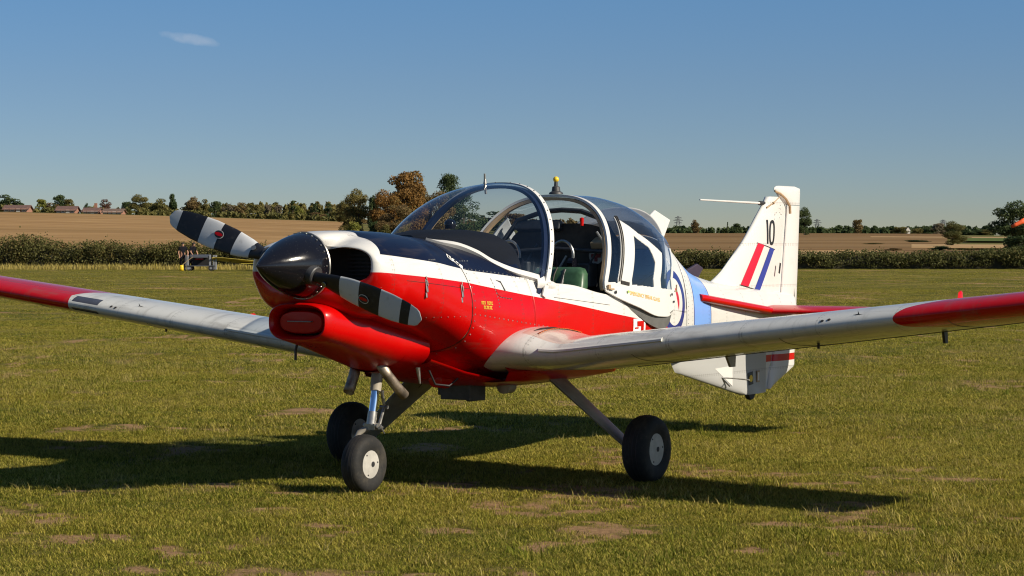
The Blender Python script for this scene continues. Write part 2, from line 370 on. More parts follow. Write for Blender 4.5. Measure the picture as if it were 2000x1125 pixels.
def grass_colour(t, p, dry=0.0):
    mp = t.n('ShaderNodeMapping'); mp.inputs['Rotation'].default_value = (0, 0, -YAW); t.link(p.s, mp.inputs[0]); q = V(t, mp.outputs[0])
    a = t.noise(p, .55, 5, .65); b = t.noise(p, 2.6, 5, .65); m_ = t.noise(q, 1.0, 3, .6, (.42, .018, 1)); f_ = t.noise(p, 9, 3, .6)
    c = t.mix(t.smooth(a, .36, .62), (0.131, 0.147, 0.0130), (0.254, 0.210, 0.0259))
    c = t.mix(t.smooth(b, .44, .72) * .75, c, (0.347, 0.265, 0.0475)); c = t.mix(t.smooth(f_, .52, .72) * .6, c, (0.089, 0.110, 0.0108))
    c = t.mix(t.smooth(m_, .46, .62) * .42, c, (0.352, 0.284, 0.0612)); return t.mix(t.smooth(m_, .52, .36) * .35, c, (0.110, 0.121, 0.0144))
t = NT('airfield_turf'); p = t.pos()
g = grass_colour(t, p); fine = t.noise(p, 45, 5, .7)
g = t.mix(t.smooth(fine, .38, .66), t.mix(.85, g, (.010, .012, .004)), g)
# mown streaks far off
wv = t.noise(p, .5, 3, .5, (.25, 1.6, 1)); g = t.mix(t.smooth(wv, .45, .7) * .4, g, (0.314, 0.245, 0.070))
at = t.n('ShaderNodeAttribute', attribute_name='soil'); so_ = V(t, at.outputs['Fac'])
earth = t.mix(t.smooth(t.noise(p, 24, 6, .7), .3, .7), (.225, .130, .062), (.39, .245, .125))
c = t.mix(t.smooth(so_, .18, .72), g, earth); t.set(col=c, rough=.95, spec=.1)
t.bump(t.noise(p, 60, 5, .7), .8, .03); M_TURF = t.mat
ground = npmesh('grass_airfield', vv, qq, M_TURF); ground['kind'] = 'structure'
ca = ground.data.attributes.new('soil', 'FLOAT', 'POINT'); ca.data.foreach_set('value', soil.ravel().astype(np.float32))
ground.data.polygons.foreach_set('use_smooth', [True] * len(ground.data.polygons))

# --- terrain beyond the airfield hedge: gently rising farmland
ZF_PX = [-2600, 0, 300, 660, 1300, 1640, 2000, 4600]; ZF_Y = [412, 413, 420, 432, 455, 455, 457, 457]
def terr(s, D):
    px = 1000 + s / np.maximum(D, 1) * FPX
    zf = CAM[2] + (HOR - np.interp(px, ZF_PX, ZF_Y)) / FPX * 560
    u = np.clip((D - 168) / (560 - 168), 0, 1)
    far = np.clip((D - 560) / 1500, 0, 1)
    return zf * u ** .9 + zf * .9 * far - .02
def terrain_patch(name, px0, px1, D0, D1, npx, nd, mat, lift=0.0):
    P, Dm = np.meshgrid(np.linspace(px0, px1, npx), np.linspace(D0, D1, nd), indexing='ij'); s = (P - 1000) / FPX * Dm
    x, y = gxy(s, Dm); z = terr(s, Dm) + lift
    ii = np.arange(npx * nd).reshape(npx, nd); q = np.stack([ii[:-1, :-1], ii[1:, :-1], ii[1:, 1:], ii[:-1, 1:]], -1).reshape(-1, 4)[:, ::-1]
    o = npmesh(name, np.stack([x, y, z], -1).reshape(-1, 3), q, mat); o['kind'] = 'structure'; return o
def field_mat(name, c1, c2, sc=(.02, .25, 1), streak=.5, big=(.3, .22, .12)):
    t = NT(name); p = t.pos()
    mp = t.n('ShaderNodeMapping'); mp.inputs['Rotation'].default_value = (0, 0, -YAW); t.link(p.s, mp.inputs[0]); q = V(t, mp.outputs[0])
    a = t.noise(q, 1.0, 5, .65, (.075, .012, 1)); b = t.noise(q, 1.0, 4, .65, (.022, .006, 1)); c = t.noise(q, 1.0, 5, .7, (.35, .14, 1))
    col = t.mix(t.smooth(a, .35, .65), c1, c2); col = t.mix(t.smooth(b, .42, .62) * streak, col, big); col = t.mix(t.smooth(c, .5, .75) * .35, col, tuple(q_ * .62 for q_ in c1))
    t.set(col=col, rough=1, spec=.05); t.bump(c, .6, .3); return t.mat
M_STUB = field_mat('stubble', (.245, .145, .062), (.355, .22, .10), big=(.235, .145, .062))
M_STUB2 = field_mat('pale_stubble', (.36, .22, .10), (.43, .28, .14))
M_PLOU = field_mat('ploughed_earth', (.135, .080, .035), (.215, .132, .060), big=(.25, .165, .080))
M_GRASSF = field_mat('rough_pasture', (.085, .09, .025), (.13, .115, .04), big=(.17, .13, .05))
M_CROP = field_mat('green_crop', (.075, .105, .03), (.10, .125, .038), big=(.09, .11, .03))
# one sheet to the horizon under the fields
terrain_patch('farmland', -2600, 4600, 168, 6000, 90, 80, M_GRASSF, -.25)
terrain_patch('stubble_field', -2400, 672, 170, 545, 70, 60, M_STUB, .0)
terrain_patch('field_margin', -2400, 672, 545, 556, 70, 4, M_GRASSF, .02)
terrain_patch('harvested_strip', 1150, 1720, 172, 245, 30, 10, M_STUB2, .0)
terrain_patch('ploughed_field', 1150, 1850, 245, 545, 40, 30, M_PLOU, .02)
terrain_patch('pale_field', 1700, 2300, 415, 440, 24, 6, M_STUB2, .04)
terrain_patch('crop_field', 1885, 1990, 350, 412, 12, 10, M_CROP, .03)
terrain_patch('far_harvested_field', 1780, 2400, 262, 300, 20, 6, M_STUB2, .04)
terrain_patch('brown_field', 1720, 2400, 182, 250, 20, 10, M_PLOU, .01)

# --- grass: instanced tufts spread over the airfield (nobody could count the blades)
def tuft(name, nb, h, spread, lean, wid, mat):
    vs = []; fs = []; tn = []
    for i in range(nb):
        a = random.uniform(0, 2 * math.pi); r_ = spread * math.sqrt(random.random()); bx, by = r_ * math.cos(a), r_ * math.sin(a)
        d = random.uniform(0, 2 * math.pi); hh = h * random.uniform(.45, 1.15); ln = lean * random.uniform(.3, 1.3) * hh; w_ = wid * random.uniform(.7, 1.2)
        dx, dy = math.cos(d), math.sin(d); px_, py_ = -dy * w_, dx * w_; k = len(vs)
        vs += [(bx - px_, by - py_, -.004), (bx + px_, by + py_, -.004), (bx + dx * ln * .4 + px_ * .8, by + dy * ln * .4 + py_ * .8, hh * .6), (bx + dx * ln * .4 - px_ * .8, by + dy * ln * .4 - py_ * .8, hh * .6), (bx + dx * ln, by + dy * ln, hh)]
        fs += [(k, k + 1, k + 2, k + 3), (k + 3, k + 2, k + 4)]; q = random.random(); tn += [q, q]
    me = bpy.data.meshes.new(name); me.from_pydata(vs, [], fs); me.materials.append(mat); at = me.attributes.new('blade', 'FLOAT', 'FACE'); at.data.foreach_set('value', tn); return bpy.data.objects.new(name, me)
def grass_mat(name, straw):
    t = NT(name); p = t.pos(); oi = t.n('ShaderNodeObjectInfo'); rnd = V(t, oi.outputs['Random'])
    if straw: c = t.mix(rnd, (0.371, 0.288, 0.0825), (0.474, 0.391, 0.1350))
    else:
        c = grass_colour(t, p); c = t.mix(t.smooth(rnd, .0, 1.0) * .6, c, (0.246, 0.276, 0.0345)); c = t.mix((rnd > .86) * .8, c, (0.402, 0.321, 0.0878)); c = t.mix((rnd < .10) * .7, c, (0.087, 0.123, 0.0165))
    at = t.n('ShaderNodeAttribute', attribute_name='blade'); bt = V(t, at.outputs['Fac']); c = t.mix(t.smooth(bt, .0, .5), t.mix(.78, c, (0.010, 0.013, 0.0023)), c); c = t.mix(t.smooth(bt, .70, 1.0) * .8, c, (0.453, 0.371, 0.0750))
    t.set(col=c, rough=.85, spec=.08)
    tl = t.n('ShaderNodeBsdfTranslucent'); t.link(c.s, tl.inputs[0]); mx = t.n('ShaderNodeMixShader'); mx.inputs[0].default_value = .30
    t.link(t.p.outputs[0], mx.inputs[1]); t.link(tl.outputs[0], mx.inputs[2]); t.link(mx.outputs[0], t.out.inputs[0]); return t.mat
M_BL = grass_mat('grass_blade', False); M_ST = grass_mat('straw_blade', True)
def scatter(name, pts, rot, scl, tufts, label, cat, zcap=9.0):
    me = bpy.data.meshes.new(name); me.vertices.add(len(pts)); me.vertices.foreach_set('co', np.asarray(pts, np.float32).ravel())
    for nm, ar in (('rz', rot), ('sc', scl), ('sz', np.minimum(scl, zcap))):
        at = me.attributes.new(nm, 'FLOAT', 'POINT'); at.data.foreach_set('value', ar.astype(np.float32))
    at = me.attributes.new('vi', 'INT', 'POINT'); at.data.foreach_set('value', rng.integers(0, len(tufts), len(pts)).astype(np.int32))
    o = bpy.data.objects.new(name, me); COL.objects.link(o); o['kind'] = 'stuff'; tag(o, label, cat)
    ng = bpy.data.node_groups.new(name, 'GeometryNodeTree'); ng.interface.new_socket('Geometry', in_out='INPUT', socket_type='NodeSocketGeometry'); ng.interface.new_socket('Geometry', in_out='OUTPUT', socket_type='NodeSocketGeometry')
    N = ng.nodes.new; gi = N('NodeGroupInput'); go = N('NodeGroupOutput'); iop = N('GeometryNodeInstanceOnPoints'); gti = N('GeometryNodeGeometryToInstance')
    for tf in reversed(tufts):
        oi = N('GeometryNodeObjectInfo'); oi.inputs['Object'].default_value = tf; ng.links.new(oi.outputs['Geometry'], gti.inputs[0])
    def attr(nm, ty):
        n = N('GeometryNodeInputNamedAttribute'); n.data_type = ty; n.inputs['Name'].default_value = nm; return n.outputs['Attribute']
    cx = N('ShaderNodeCombineXYZ'); ng.links.new(attr('rz', 'FLOAT'), cx.inputs[2]); cs = N('ShaderNodeCombineXYZ'); sc = attr('sc', 'FLOAT')
    for i in range(2): ng.links.new(sc, cs.inputs[i])
    ng.links.new(attr('sz', 'FLOAT'), cs.inputs[2])
    m2p = N('GeometryNodeMeshToPoints'); ng.links.new(gi.outputs[0], m2p.inputs['Mesh'])
    ng.links.new(m2p.outputs[0], iop.inputs['Points']); ng.links.new(gti.outputs[0], iop.inputs['Instance']); iop.inputs['Pick Instance'].default_value = True
    ng.links.new(attr('vi', 'INT'), iop.inputs['Instance Index']); ng.links.new(cx.outputs[0], iop.inputs['Rotation']); ng.links.new(cs.outputs[0], iop.inputs['Scale'])
    ng.links.new(iop.outputs[0], go.inputs[0]); md = o.modifiers.new('tufts', 'NODES'); md.node_group = ng; return o
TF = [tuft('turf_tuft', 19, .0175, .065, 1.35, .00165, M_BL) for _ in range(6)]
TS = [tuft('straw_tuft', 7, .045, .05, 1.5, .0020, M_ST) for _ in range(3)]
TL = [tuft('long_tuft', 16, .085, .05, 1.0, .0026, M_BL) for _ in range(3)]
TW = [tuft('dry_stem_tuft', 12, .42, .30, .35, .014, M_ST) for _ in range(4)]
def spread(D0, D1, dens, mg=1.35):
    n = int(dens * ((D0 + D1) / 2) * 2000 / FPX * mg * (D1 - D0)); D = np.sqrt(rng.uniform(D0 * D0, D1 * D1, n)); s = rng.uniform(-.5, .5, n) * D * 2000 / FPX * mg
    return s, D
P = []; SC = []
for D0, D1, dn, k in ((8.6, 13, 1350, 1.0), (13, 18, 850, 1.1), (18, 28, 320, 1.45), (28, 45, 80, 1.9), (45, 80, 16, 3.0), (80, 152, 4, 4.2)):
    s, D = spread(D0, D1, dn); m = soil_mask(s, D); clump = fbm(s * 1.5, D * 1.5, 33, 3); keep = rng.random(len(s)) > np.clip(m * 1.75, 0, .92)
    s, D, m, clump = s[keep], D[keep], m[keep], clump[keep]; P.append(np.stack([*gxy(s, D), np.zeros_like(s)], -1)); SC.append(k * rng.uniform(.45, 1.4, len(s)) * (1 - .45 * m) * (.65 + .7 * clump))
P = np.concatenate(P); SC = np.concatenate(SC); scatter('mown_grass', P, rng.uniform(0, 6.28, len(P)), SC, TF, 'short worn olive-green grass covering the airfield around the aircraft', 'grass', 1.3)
s1, D1 = spread(8.6, 34, 44); m = soil_mask(s1, D1); k1 = fbm(s1 * 1.1, D1 * 1.1, 51, 3) > .47; s1, D1 = s1[k1], D1[k1]
scatter('dead_grass', np.stack([*gxy(s1, D1), np.zeros_like(s1)], -1), rng.uniform(0, 6.28, len(s1)), rng.uniform(.6, 1.3, len(s1)), TS, 'dead straw-coloured grass blades lying among the turf', 'grass')
s1, D1 = spread(8.6, 26, 10); k1 = fbm(s1 * 1.7, D1 * 1.7, 71, 2) > .63; s1, D1 = s1[k1], D1[k1]
scatter('coarse_grass', np.stack([*gxy(s1, D1), np.zeros_like(s1)], -1), rng.uniform(0, 6.28, len(s1)), rng.uniform(.5, 1.1, len(s1)), TL, 'coarse longer grass clumps dotted over the near turf', 'grass')
n = 1500; pxs = rng.uniform(-250, 700, n); D1 = rng.uniform(146, 152, n)
scatter('dry_verge_grass', np.stack([*gxy((pxs - 1000) / FPX * D1, D1), np.zeros(n)], -1), rng.uniform(0, 6.28, n), rng.uniform(.4, 1.1, n), TW, 'tall dry straw-coloured grass along the foot of the left hedge', 'grass')
# ================================================================== AIRCRAFT (x aft from spinner tip, y starboard, z up)
AC = empty('training_aircraft', (0, 0, 0))
tag(AC, 'red and white single-engine training aircraft parked on the grass with its canopy slid back', 'aircraft')
ZT = pchip([.42,.6,.8,1.0,1.25,1.41,1.49,1.70,1.94,2.084,2.13,2.18,2.3,2.5,2.66,3.0,3.3,3.66,4.0,4.2,4.44,4.65,4.88,5.14,5.47,5.8,6.9],
           [1.50,1.55,1.555,1.55,1.53,1.522,1.511,1.51,1.51,1.597,1.68,1.80,1.855,1.88,1.88,1.86,1.83,1.80,1.665,1.583,1.45,1.35,1.283,1.235,1.19,1.16,1.08])
WD = pchip([.42,.5,.6,.7,.8,1.0,1.25,1.6,2.5,3,3.5,4,4.5,5,5.5,6,6.6,6.9],[.36,.405,.455,.492,.517,.54,.555,.57,.575,.57,.545,.49,.40,.30,.23,.17,.10,.06])
ZM = pchip([.42,.6,.8,1,1.25,2,3,4,5,6.9],[1.32,1.31,1.25,1.2,1.12,1.0,.98,.96,.95,.95])
ZB = pchip([.42,.6,.8,1,1.25,1.45,1.7,2.3,3,4,5,6,6.9],[1.12,1.08,1.01,.955,.86,.76,.68,.6,.6,.62,.68,.76,.84])
NTP = pchip([.42,1.0,1.25,1.45,2.18,2.45,6.9],[2.5,2.4,2.15,2.0,2.0,2.5,2.4])
SILL = pchip([1.25,2.0,2.05,2.178,2.5,2.8,3.3,4.2],[1.30,1.30,1.285,1.244,1.215,1.165,1.11,1.02])
def ysec(x, z):
    zm = ZM(x)
    if z >= zm: t = (z - zm) / (ZT(x) - zm); n = float(NTP(x))
    else: t = (zm - z) / (zm - ZB(x)); n = 2.8
    t = min(max(t, 0), 1)
    return float(WD(x) * max(0, 1 - t ** n) ** (1 / n))
def half_ring(x, zlo, zhi, n, off=0.0):
    """points from zlo (bottom) to zhi along the port (y<0) half section, roughly even in arc"""
    zm = float(ZM(x)); pts = []
    N = 160; qs = np.linspace(-math.pi / 2, math.pi / 2, N); P = []
    for q in qs:
        if q < 0: nn = 2.8; z = zm - (zm - float(ZB(x))) * abs(math.sin(q)) ** (2 / nn)
        else: nn = float(NTP(x)); z = zm + (float(ZT(x)) - zm) * math.sin(q) ** (2 / nn)
        P.append((float(WD(x)) * abs(math.cos(q)) ** (2 / nn), z))
    P[0] = (0.0, P[0][1]); P[-1] = (0.0, P[-1][1])
    Q = [p for p in P if zlo < p[1] < zhi]
    a = (0.0 if zlo <= P[0][1] + 1e-6 else ysec(x, zlo), max(zlo, P[0][1])); b = (0.0 if zhi >= P[-1][1] - 1e-6 else ysec(x, zhi), min(zhi, P[-1][1]))
    Q = np.array([a] + Q + [b]); L = np.r_[0, np.cumsum(np.hypot(*np.diff(Q, axis=0).T))]
    t = np.linspace(0, L[-1], n); yy = np.interp(t, L, Q[:, 0]); zz = np.interp(t, L, Q[:, 1])
    return [(x, -y_, z_) for y_, z_ in zip(yy, zz)]
def mirror(r_): return [(a, -b, c) for a, b, c in r_]

def skin_strip(x0, x1, lo, hi, nx, n, name, mat, off=0.0, parent=AC):
    mb = MB(); xs = np.linspace(x0, x1, nx)
    rp = [half_ring(float(x), lo(x), hi(x), n) for x in xs]
    if off:
        rp = [[(a, b * (1 - off / max(.05, float(WD(a)))), c) for a, b, c in r_] for r_ in rp]
    mb.loft(rp, False); mb.loft([mirror(r_) for r_ in rp], False)
    return mb.build(name, mat, parent, sharp=50)
BOT = lambda x: -9.0
TOP = lambda x: 9.0
# --- main fuselage skin: below the sill from the firewall aft, closed behind the canopy
mb = MB()
xs = np.linspace(1.335, 2.02, 40)                      # scuttle: closed deck under the windscreen
rp = [half_ring(float(x), -9, 9, 72) for x in xs]
mb.loft(rp, False); mb.loft([mirror(q) for q in rp], False)
xs = np.linspace(2.02, 4.26, 100)                      # cabin: open above the sill
rp = [half_ring(float(x), -9, float(SILL(x)), 48) for x in xs]
mb.loft(rp, False); mb.loft([mirror(q) for q in rp], False)
def aft_cut(x): return None
xs = np.linspace(3.84, 6.9, 150)                       # rear fuselage, closed behind the canopy
rp = []
for x in xs:
    h_ = half_ring(float(x), -9 if x > 4.255 else float(SILL(x)) - .02, 9, 72)
    rp.append([(max(a_, 3.845 + .52 * max(0.0, c_ - 1.24)), b_, c_) for a_, b_, c_ in h_])
n1 = int(np.searchsorted(xs, 4.256))
mb.loft(rp[n1:], False); mb.loft([mirror(q) for q in rp[n1:]], False)
mb.loft(rp[:n1], False); mb.loft([mirror(q) for q in rp[:n1]], False)
fus = mb.build('fuselage', M_BODY, AC, sharp=50)
sol = fus.modifiers.new('shell', 'SOLIDIFY'); sol.thickness = .004; sol.offset = -1

# --- engine cowling: side panels plus rounded front lips with two intakes
mb = MB(); XC0 = .74
def cowl_ring(x, n=160):
    h = half_ring(x, -9, 9, n // 2 + 1)
    return h + mirror(h)[::-1][1:-1]
rings = [cowl_ring(float(x)) for x in np.linspace(1.328, XC0, 46)]
# front cap in polar form about the crankshaft line: lips round two intakes, closed down behind the spinner
ZC = 1.352
def elev(a_): return math.atan2(math.sin(a_), abs(math.cos(a_)))
def R_in(e):
    c_, s_ = abs(math.cos(e)), math.sin(e); h = .102 if s_ > 0 else .095
    r_ = ((c_ / .385) ** 3.6 + (abs(s_) / h) ** 3.6) ** (-1 / 3.6)
    return max(r_, .150)
last = rings[-1]
ang = [math.atan2(q[2] - ZC, q[1]) for q in last]; Ro = [math.hypot(q[1], q[2] - ZC) for q in last]
capr = []; NK = 22
for k in range(1, NK + 1):
    u_ = k / NK; ring = []
    for a_, ro in zip(ang, Ro):
        e = elev(a_); ri = R_in(e); ed = math.degrees(e)
        vl = math.exp(-((ed - 37) / 12) ** 2)                     # groove between the spinner hump and the intake hump
        crest = .425 + .045 * vl + .02 * max(0, math.sin(e)) ** 2 + .085 * math.cos(e) ** 6
        if u_ <= .75:
            t = u_ / .75 * math.pi / 2
            lipw = .030 if ro - ri > .07 else (ro - ri) * .42
            rr = (ri + lipw) + (ro - ri - lipw) * math.cos(t) ** .9 - vl * .055 * math.sin(t * 1.25) ** 2
            xx = crest + (XC0 - crest) * (1 - math.sin(t) ** .8 if False else 1 - math.sin(t))
        else:
            v = (u_ - .75) / .25
            lipw = .030 if ro - ri > .07 else (ro - ri) * .42
            rr = ri + lipw * (1 - math.sin(v * math.pi / 2)) - vl * .012 * (1 - v); xx = crest + .12 * v ** 1.6
        ring.append((xx, rr * math.cos(a_), ZC + rr * math.sin(a_)))
    capr.append(ring)
mb.loft(rings + capr, True)
cowl = mb.build('engine_cowling', M_BODY, AC, sharp=60)
# dark engine behind the intakes
mb = MB(); mb.loft([[(x_, .40 * k_ * math.copysign(abs(math.cos(a_)) ** .8, math.cos(a_)), 1.36 + .115 * k_ * math.copysign(abs(math.sin(a_)) ** .8, math.sin(a_))) for a_ in np.linspace(0, 2 * math.pi, 41)[:-1]] for x_, k_ in ((.72, 1), (.66, 1), (.658, .02))], True, True)
mb.build('engine_baffle', M_DARK, AC)
for sy in (-1, 1):
    mb = MB()
    for k in range(7): mb.box((.63, sy * .27, 1.28 + k * .022), (.06, .18, .008))
    mb.box((.645, sy * .27, 1.345), (.04, .10, .17)); mb.build('cylinder_fins', M_BLACK, AC, False)

# --- chin duct under the nose with its red blanking plug
def oval(x, cz, hw, hh, n=64, p=2.6, pb=None):
    o_ = []
    for k in range(n):
        a_ = 2 * math.pi * k / n; c_, s_ = math.cos(a_), math.sin(a_); q = p if s_ >= 0 or pb is None else pb
        o_.append((x, hw * math.copysign(abs(c_) ** (2 / q), c_), cz + hh * math.copysign(abs(s_) ** (2 / q), s_)))
    return o_
mb = MB()
st = [(.50, 1.03, .165, .072, 2.9), (.42, 1.032, .175, .080, 2.9), (.372, 1.033, .185, .088, 2.9), (.36, 1.033, .20, .100, 2.9), (.375, 1.032, .212, .110, 2.9), (.45, 1.022, .222, .118, 2.9), (.6, .995, .235, .130, 2.7), (.8, .950, .26, .148, 2.4), (1.0, .895, .29, .158, 2.0), (1.12, .868, .312, .160, 1.75), (1.22, .850, .33, .160, 1.6)]
rings = [oval(x_, cz_, hw_, hh_, p=2.9, pb=pb_) for x_, cz_, hw_, hh_, pb_ in st]
rings[-1] = [(a + max(0, .85 - c) * .45, b, c) for a, b, c in rings[-1]]
rings.append([(a - .012, b * .965, .85 + (c - .85) * .95) for a, b, c in rings[-1]])
rings.append([(1.05, b * .9, .85 + (c - .85) * .9) for a, b, c in rings[-1]])
mb.loft(rings, True)
duct = mb.build('chin_duct', M_RED, AC, sharp=60)
mb = MB(); mb.loft([oval(.475, 1.03, .155, .065, p=2.6), oval(.41, 1.03, .155, .066, p=2.6), oval(.400, 1.03, .147, .059, p=2.6), oval(.398, 1.03, .01, .005, p=2.)], True, True)
plug = mb.build('intake_plug', M_RED, duct, sharp=40)
mb = MB(); mb.tube([(.40, -.085, 1.035), (.385, -.085, 1.035), (.385, .085, 1.035), (.40, .085, 1.035)], .0035, 8); mb.build('plug_handle', M_STEEL, plug)
mb = MB(); mb.loft([oval(.49, 1.03, .166, .073, p=2.9), oval(.4905, 1.03, .02, .01, p=2.)], True, True); mb.build('duct_interior', M_BLACK, duct)

# --- spinner and two-blade propeller
PX = .31; PTH = .312; HZ = 1.352
mb = MB(); prof = [(0, .004)]
for k in range(1, 25):
    u_ = k / 24; prof.append((.425 * u_, .187 * (1 - (1 - u_) ** 1.62) ** .90))
prof += [(.43, .19), (.43, .02)]
mb.lathe(prof, (0, 0, HZ), (1, 0, 0), 64)
t = NT('spinner_black_gloss'); (x, y, z), p = t.xyz()
nz = t.noise(p, 150, 3, .6); t.set(col=t.mix(t.smooth(nz, .68, .74), (.006, .006, .009), (.22, .21, .2)), coat=.25, coatr=.03, spec=.3)
t.put(t.p.inputs['Roughness'], t.noise(p, 30, 4) * .14 + .07); t.bump(t.noise(p, 160, 3, .7), .05, .003); M_SPIN = t.mat
spin = mb.build('spinner', M_SPIN, AC)
mb = MB(); mb.lathe([(0, .192), (.006, .195), (.012, .192)], (.418, 0, HZ), (1, 0, 0), 64); mb.build('spinner_ring', M_STEEL, spin)
mb = MB()
for k in range(28):
    a_ = 2 * math.pi * k / 28; mb.lathe([(0, .006), (.003, .004)], (.395, .189 * math.cos(a_), HZ + .189 * math.sin(a_)), (0, math.cos(a_), math.sin(a_)), 8)
o = mb.build('screws', M_STEEL, spin); o['kind'] = 'stuff'
def blade_mat(name, bands):
    t = NT(name); (x, y, z), p = t.xyz(); w_ = 0.0; acc = None
    for a_, b_ in bands:
        q = (y > a_) * (y < b_); acc = q if acc is None else acc + q
    nz = t.noise(p, 26, 5); c = t.mix(acc, (.010, .010, .013), (.52, .53, .54))
    c = t.mix(t.smooth(nz, .55, .8) * .25, c, (.12, .11, .1))
    t.set(col=c, spec=.4); t.put(t.p.inputs['Roughness'], nz * .2 + .35); return t.mat
def make_blade(sgn, bands):
    """blade along +Y of its own frame, chord direction mostly Z, pitched about Y"""
    bl = bpy.data.objects.new('propeller_blade', None)
    mb = MB(); rings = []
    for u_ in np.linspace(0, 1, 40):
        r_ = .16 + u_ * .78
        ch = float(np.interp(r_, [.16, .22, .32, .45, .60, .74, .84, .90, .925, .938, .94], [.07, .078, .122, .155, .166, .154, .130, .100, .072, .036, .008]))
        th = float(np.interp(r_, [.16, .25, .4, .7, .94], [.07, .058, .034, .018, .005]))
        pit = R(float(np.interp(r_, [.16, .4, .7, .94], [42, 22, 13, 9])))
        ring = []
        for k in range(24):
            a_ = 2 * math.pi * k / 24; c_ = math.cos(a_) * ch / 2; s_ = math.sin(a_) * th / 2 * (1 if math.sin(a_) > 0 else .45)
            c_ -= .0 
            # chord vector: in-plane (z) and axial (x)
            ring.append((c_ * math.sin(pit) - s_ * math.cos(pit), r_, c_ * math.cos(pit) + s_ * math.sin(pit)))
        rings.append(ring)
    mb.loft(rings, True, True)
    o = mb.build('propeller_blade', blade_mat('blade_paint', bands), AC, sharp=60)
    o.location = (PX, 0, HZ)
    # rotate about the crankshaft (x axis): y -> direction in the disc
    a0 = PTH if sgn > 0 else PTH + math.pi
    o.rotation_euler = (a0, 0, 0)
    # maker's oval badge on the blade face
    for nm, ra, rb, m_, d_ in (('badge', .036, .026, M_WHITE, .004), ('badge_face', .032, .022, M_BLACK, .0055), ('badge_band', .030, .010, M_RED, .007)):
        mbb = MB(); pit = R(17.5); rc = .545
        vs = []
        for k in range(24):
            a_ = 2 * math.pi * k / 24; yy = rc + ra * math.cos(a_); cc = .01 + rb * math.sin(a_)
            ed = .0125 + d_
            vs.append((cc * math.sin(pit) - ed * math.cos(pit), yy, cc * math.cos(pit) + ed * math.sin(pit)))
        mbb.add(vs, [tuple(range(24))]); bd = mbb.build(nm, m_, o, False)
    mbb = MB(); mbb.lathe([(0, .016), (.004, .016), (.005, .002)], (-.024, .27, .02), (-1, 0, .7), 16); mbb.build('blade_bolt', M_STEEL, o)
    return o
b1 = make_blade(1, [(.284, .418), (.547, .677), (.86, 1)])
b2 = make_blade(-1, [(.37, .505), (.65, .795), (.857, 1)])
for sgn in (1, -1):
    mb = MB(); d_ = Vector((0, math.cos(PTH) * sgn, math.sin(PTH) * sgn))
    mb.lathe([(.12, .055), (.185, .055), (.19, .05)], (PX, 0, HZ), d_, 24); mb.build('blade_root_cuff', M_DKGREY, AC)

# --- cowl fasteners
for (x, z) in ((.565, 1.30), (.89, 1.27), (1.235, 1.235)):
    y = -ysec(x, z - .03) - .004
    mb = MB(); rt = Matrix.Rotation(R(-8), 3, 'X')
    mb.box((x, y, z - .035), (.018, .008, .075), rt); mb.box((x, y - .006, z - .020), (.008, .008, .03), rt); mb.box((x, y + .001, z + .012), (.006, .006, .02), rt)
    mb.box((x - .004, y - .002, z - .088), (.014, .006, .03), rt)
    mb.build('cowl_latch', M_STEEL, AC, False, bevel=.002)
# rivet lines on the port side and the nose
mb = MB()
def rivet(x, z, r_=.0055, sgn=-1):
    y = ysec(x, z); mb.lathe([(0, r_), (.0022, r_ * .6)], (x, sgn * y, z), (0, sgn, .15), 6)
for k in range(22): rivet(1.34 + k * .042, float(np.interp(1.34 + k * .042, [1.3, 1.76, 2.0, 2.3], [1.335, 1.30, 1.262, 1.232])))
for k in range(14): rivet(1.36, 1.30 - k * .04)
for k in range(20): rivet(1.36 + k * .05, 1.06 - k * .006)
for k in range(9): rivet(1.62, 1.26 - k * .02)
for k in range(5): rivet(1.655 + k * .03, 1.155 - .003 * k)
for k in range(4): rivet(1.40 + k * .035, 1.375)
for k in range(4): rivet(.60 + k * .022, 1.43); rivet(.98 + k * .022, 1.385)
for k in range(14): rivet(.62 + k * .05, 1.05, .004)
for k in range(24): rivet(4.3, 1.25 - k * .03, .004)
o = mb.build('rivets', M_STEEL, AC); o['kind'] = 'stuff'
# panel seams: thin dark strips let into the skin
def seam(pts, name='panel_seam', w=.003, mat=None):
    mb = MB(); A = []; B = []
    for x, z in pts:
        y = ysec(x, z) + .0012; A.append((x, -y, z))
    mb.tube(A, w / 2, 5); return mb.build(name, mat or M_DARK, AC)
seam([(1.3315, z) for z in np.linspace(1.50, .80, 24)])
seam([(x, 1.285 - (x - .55) * .095) for x in np.linspace(.55, 1.33, 20)], w=.0025)
seam([(1.62, 1.27), (1.62, 1.20), (1.63, 1.17), (1.66, 1.155), (1.78, 1.145)], w=.003)
seam([(x, 1.14 - (x - 2.3) * .09) for x in np.linspace(2.25, 2.95, 14)], w=.0025)

# --- windscreen: single blown panel between its foot on the scuttle and the bow
BX = lambda z: 2.175 + .55 * (z - 1.26)
BW, BZ0, BZ1, BN = .572, 1.02, 1.874, 2.45
def bow_pt(q):
    z = BZ0 + (BZ1 - BZ0) * math.sin(q) ** (2 / BN); y = BW * max(0.0, math.cos(q)) ** (2 / BN)
    return np.array([BX(z), -y if q < math.pi / 2 - 1e-6 else 0.0, z])
FSZ = pchip([0,.054,.12,.186,.27,.342,.392,.454,.512,.548],[1.524,1.521,1.506,1.485,1.464,1.417,1.36,1.306,1.27,1.244])
def foot_pt(y): return np.array([1.40 + 2.6 * y * y, -y, float(FSZ(y))])
_q = np.linspace(R(14.2), math.pi / 2, 300); _B = np.array([bow_pt(q) for q in _q]); _L = np.r_[0, np.cumsum(np.linalg.norm(np.diff(_B, axis=0), axis=1))]
_S = np.array([foot_pt(y) for y in np.linspace(.548, 0, 300)]); _M = np.r_[0, np.cumsum(np.linalg.norm(np.diff(_S, axis=0), axis=1))]
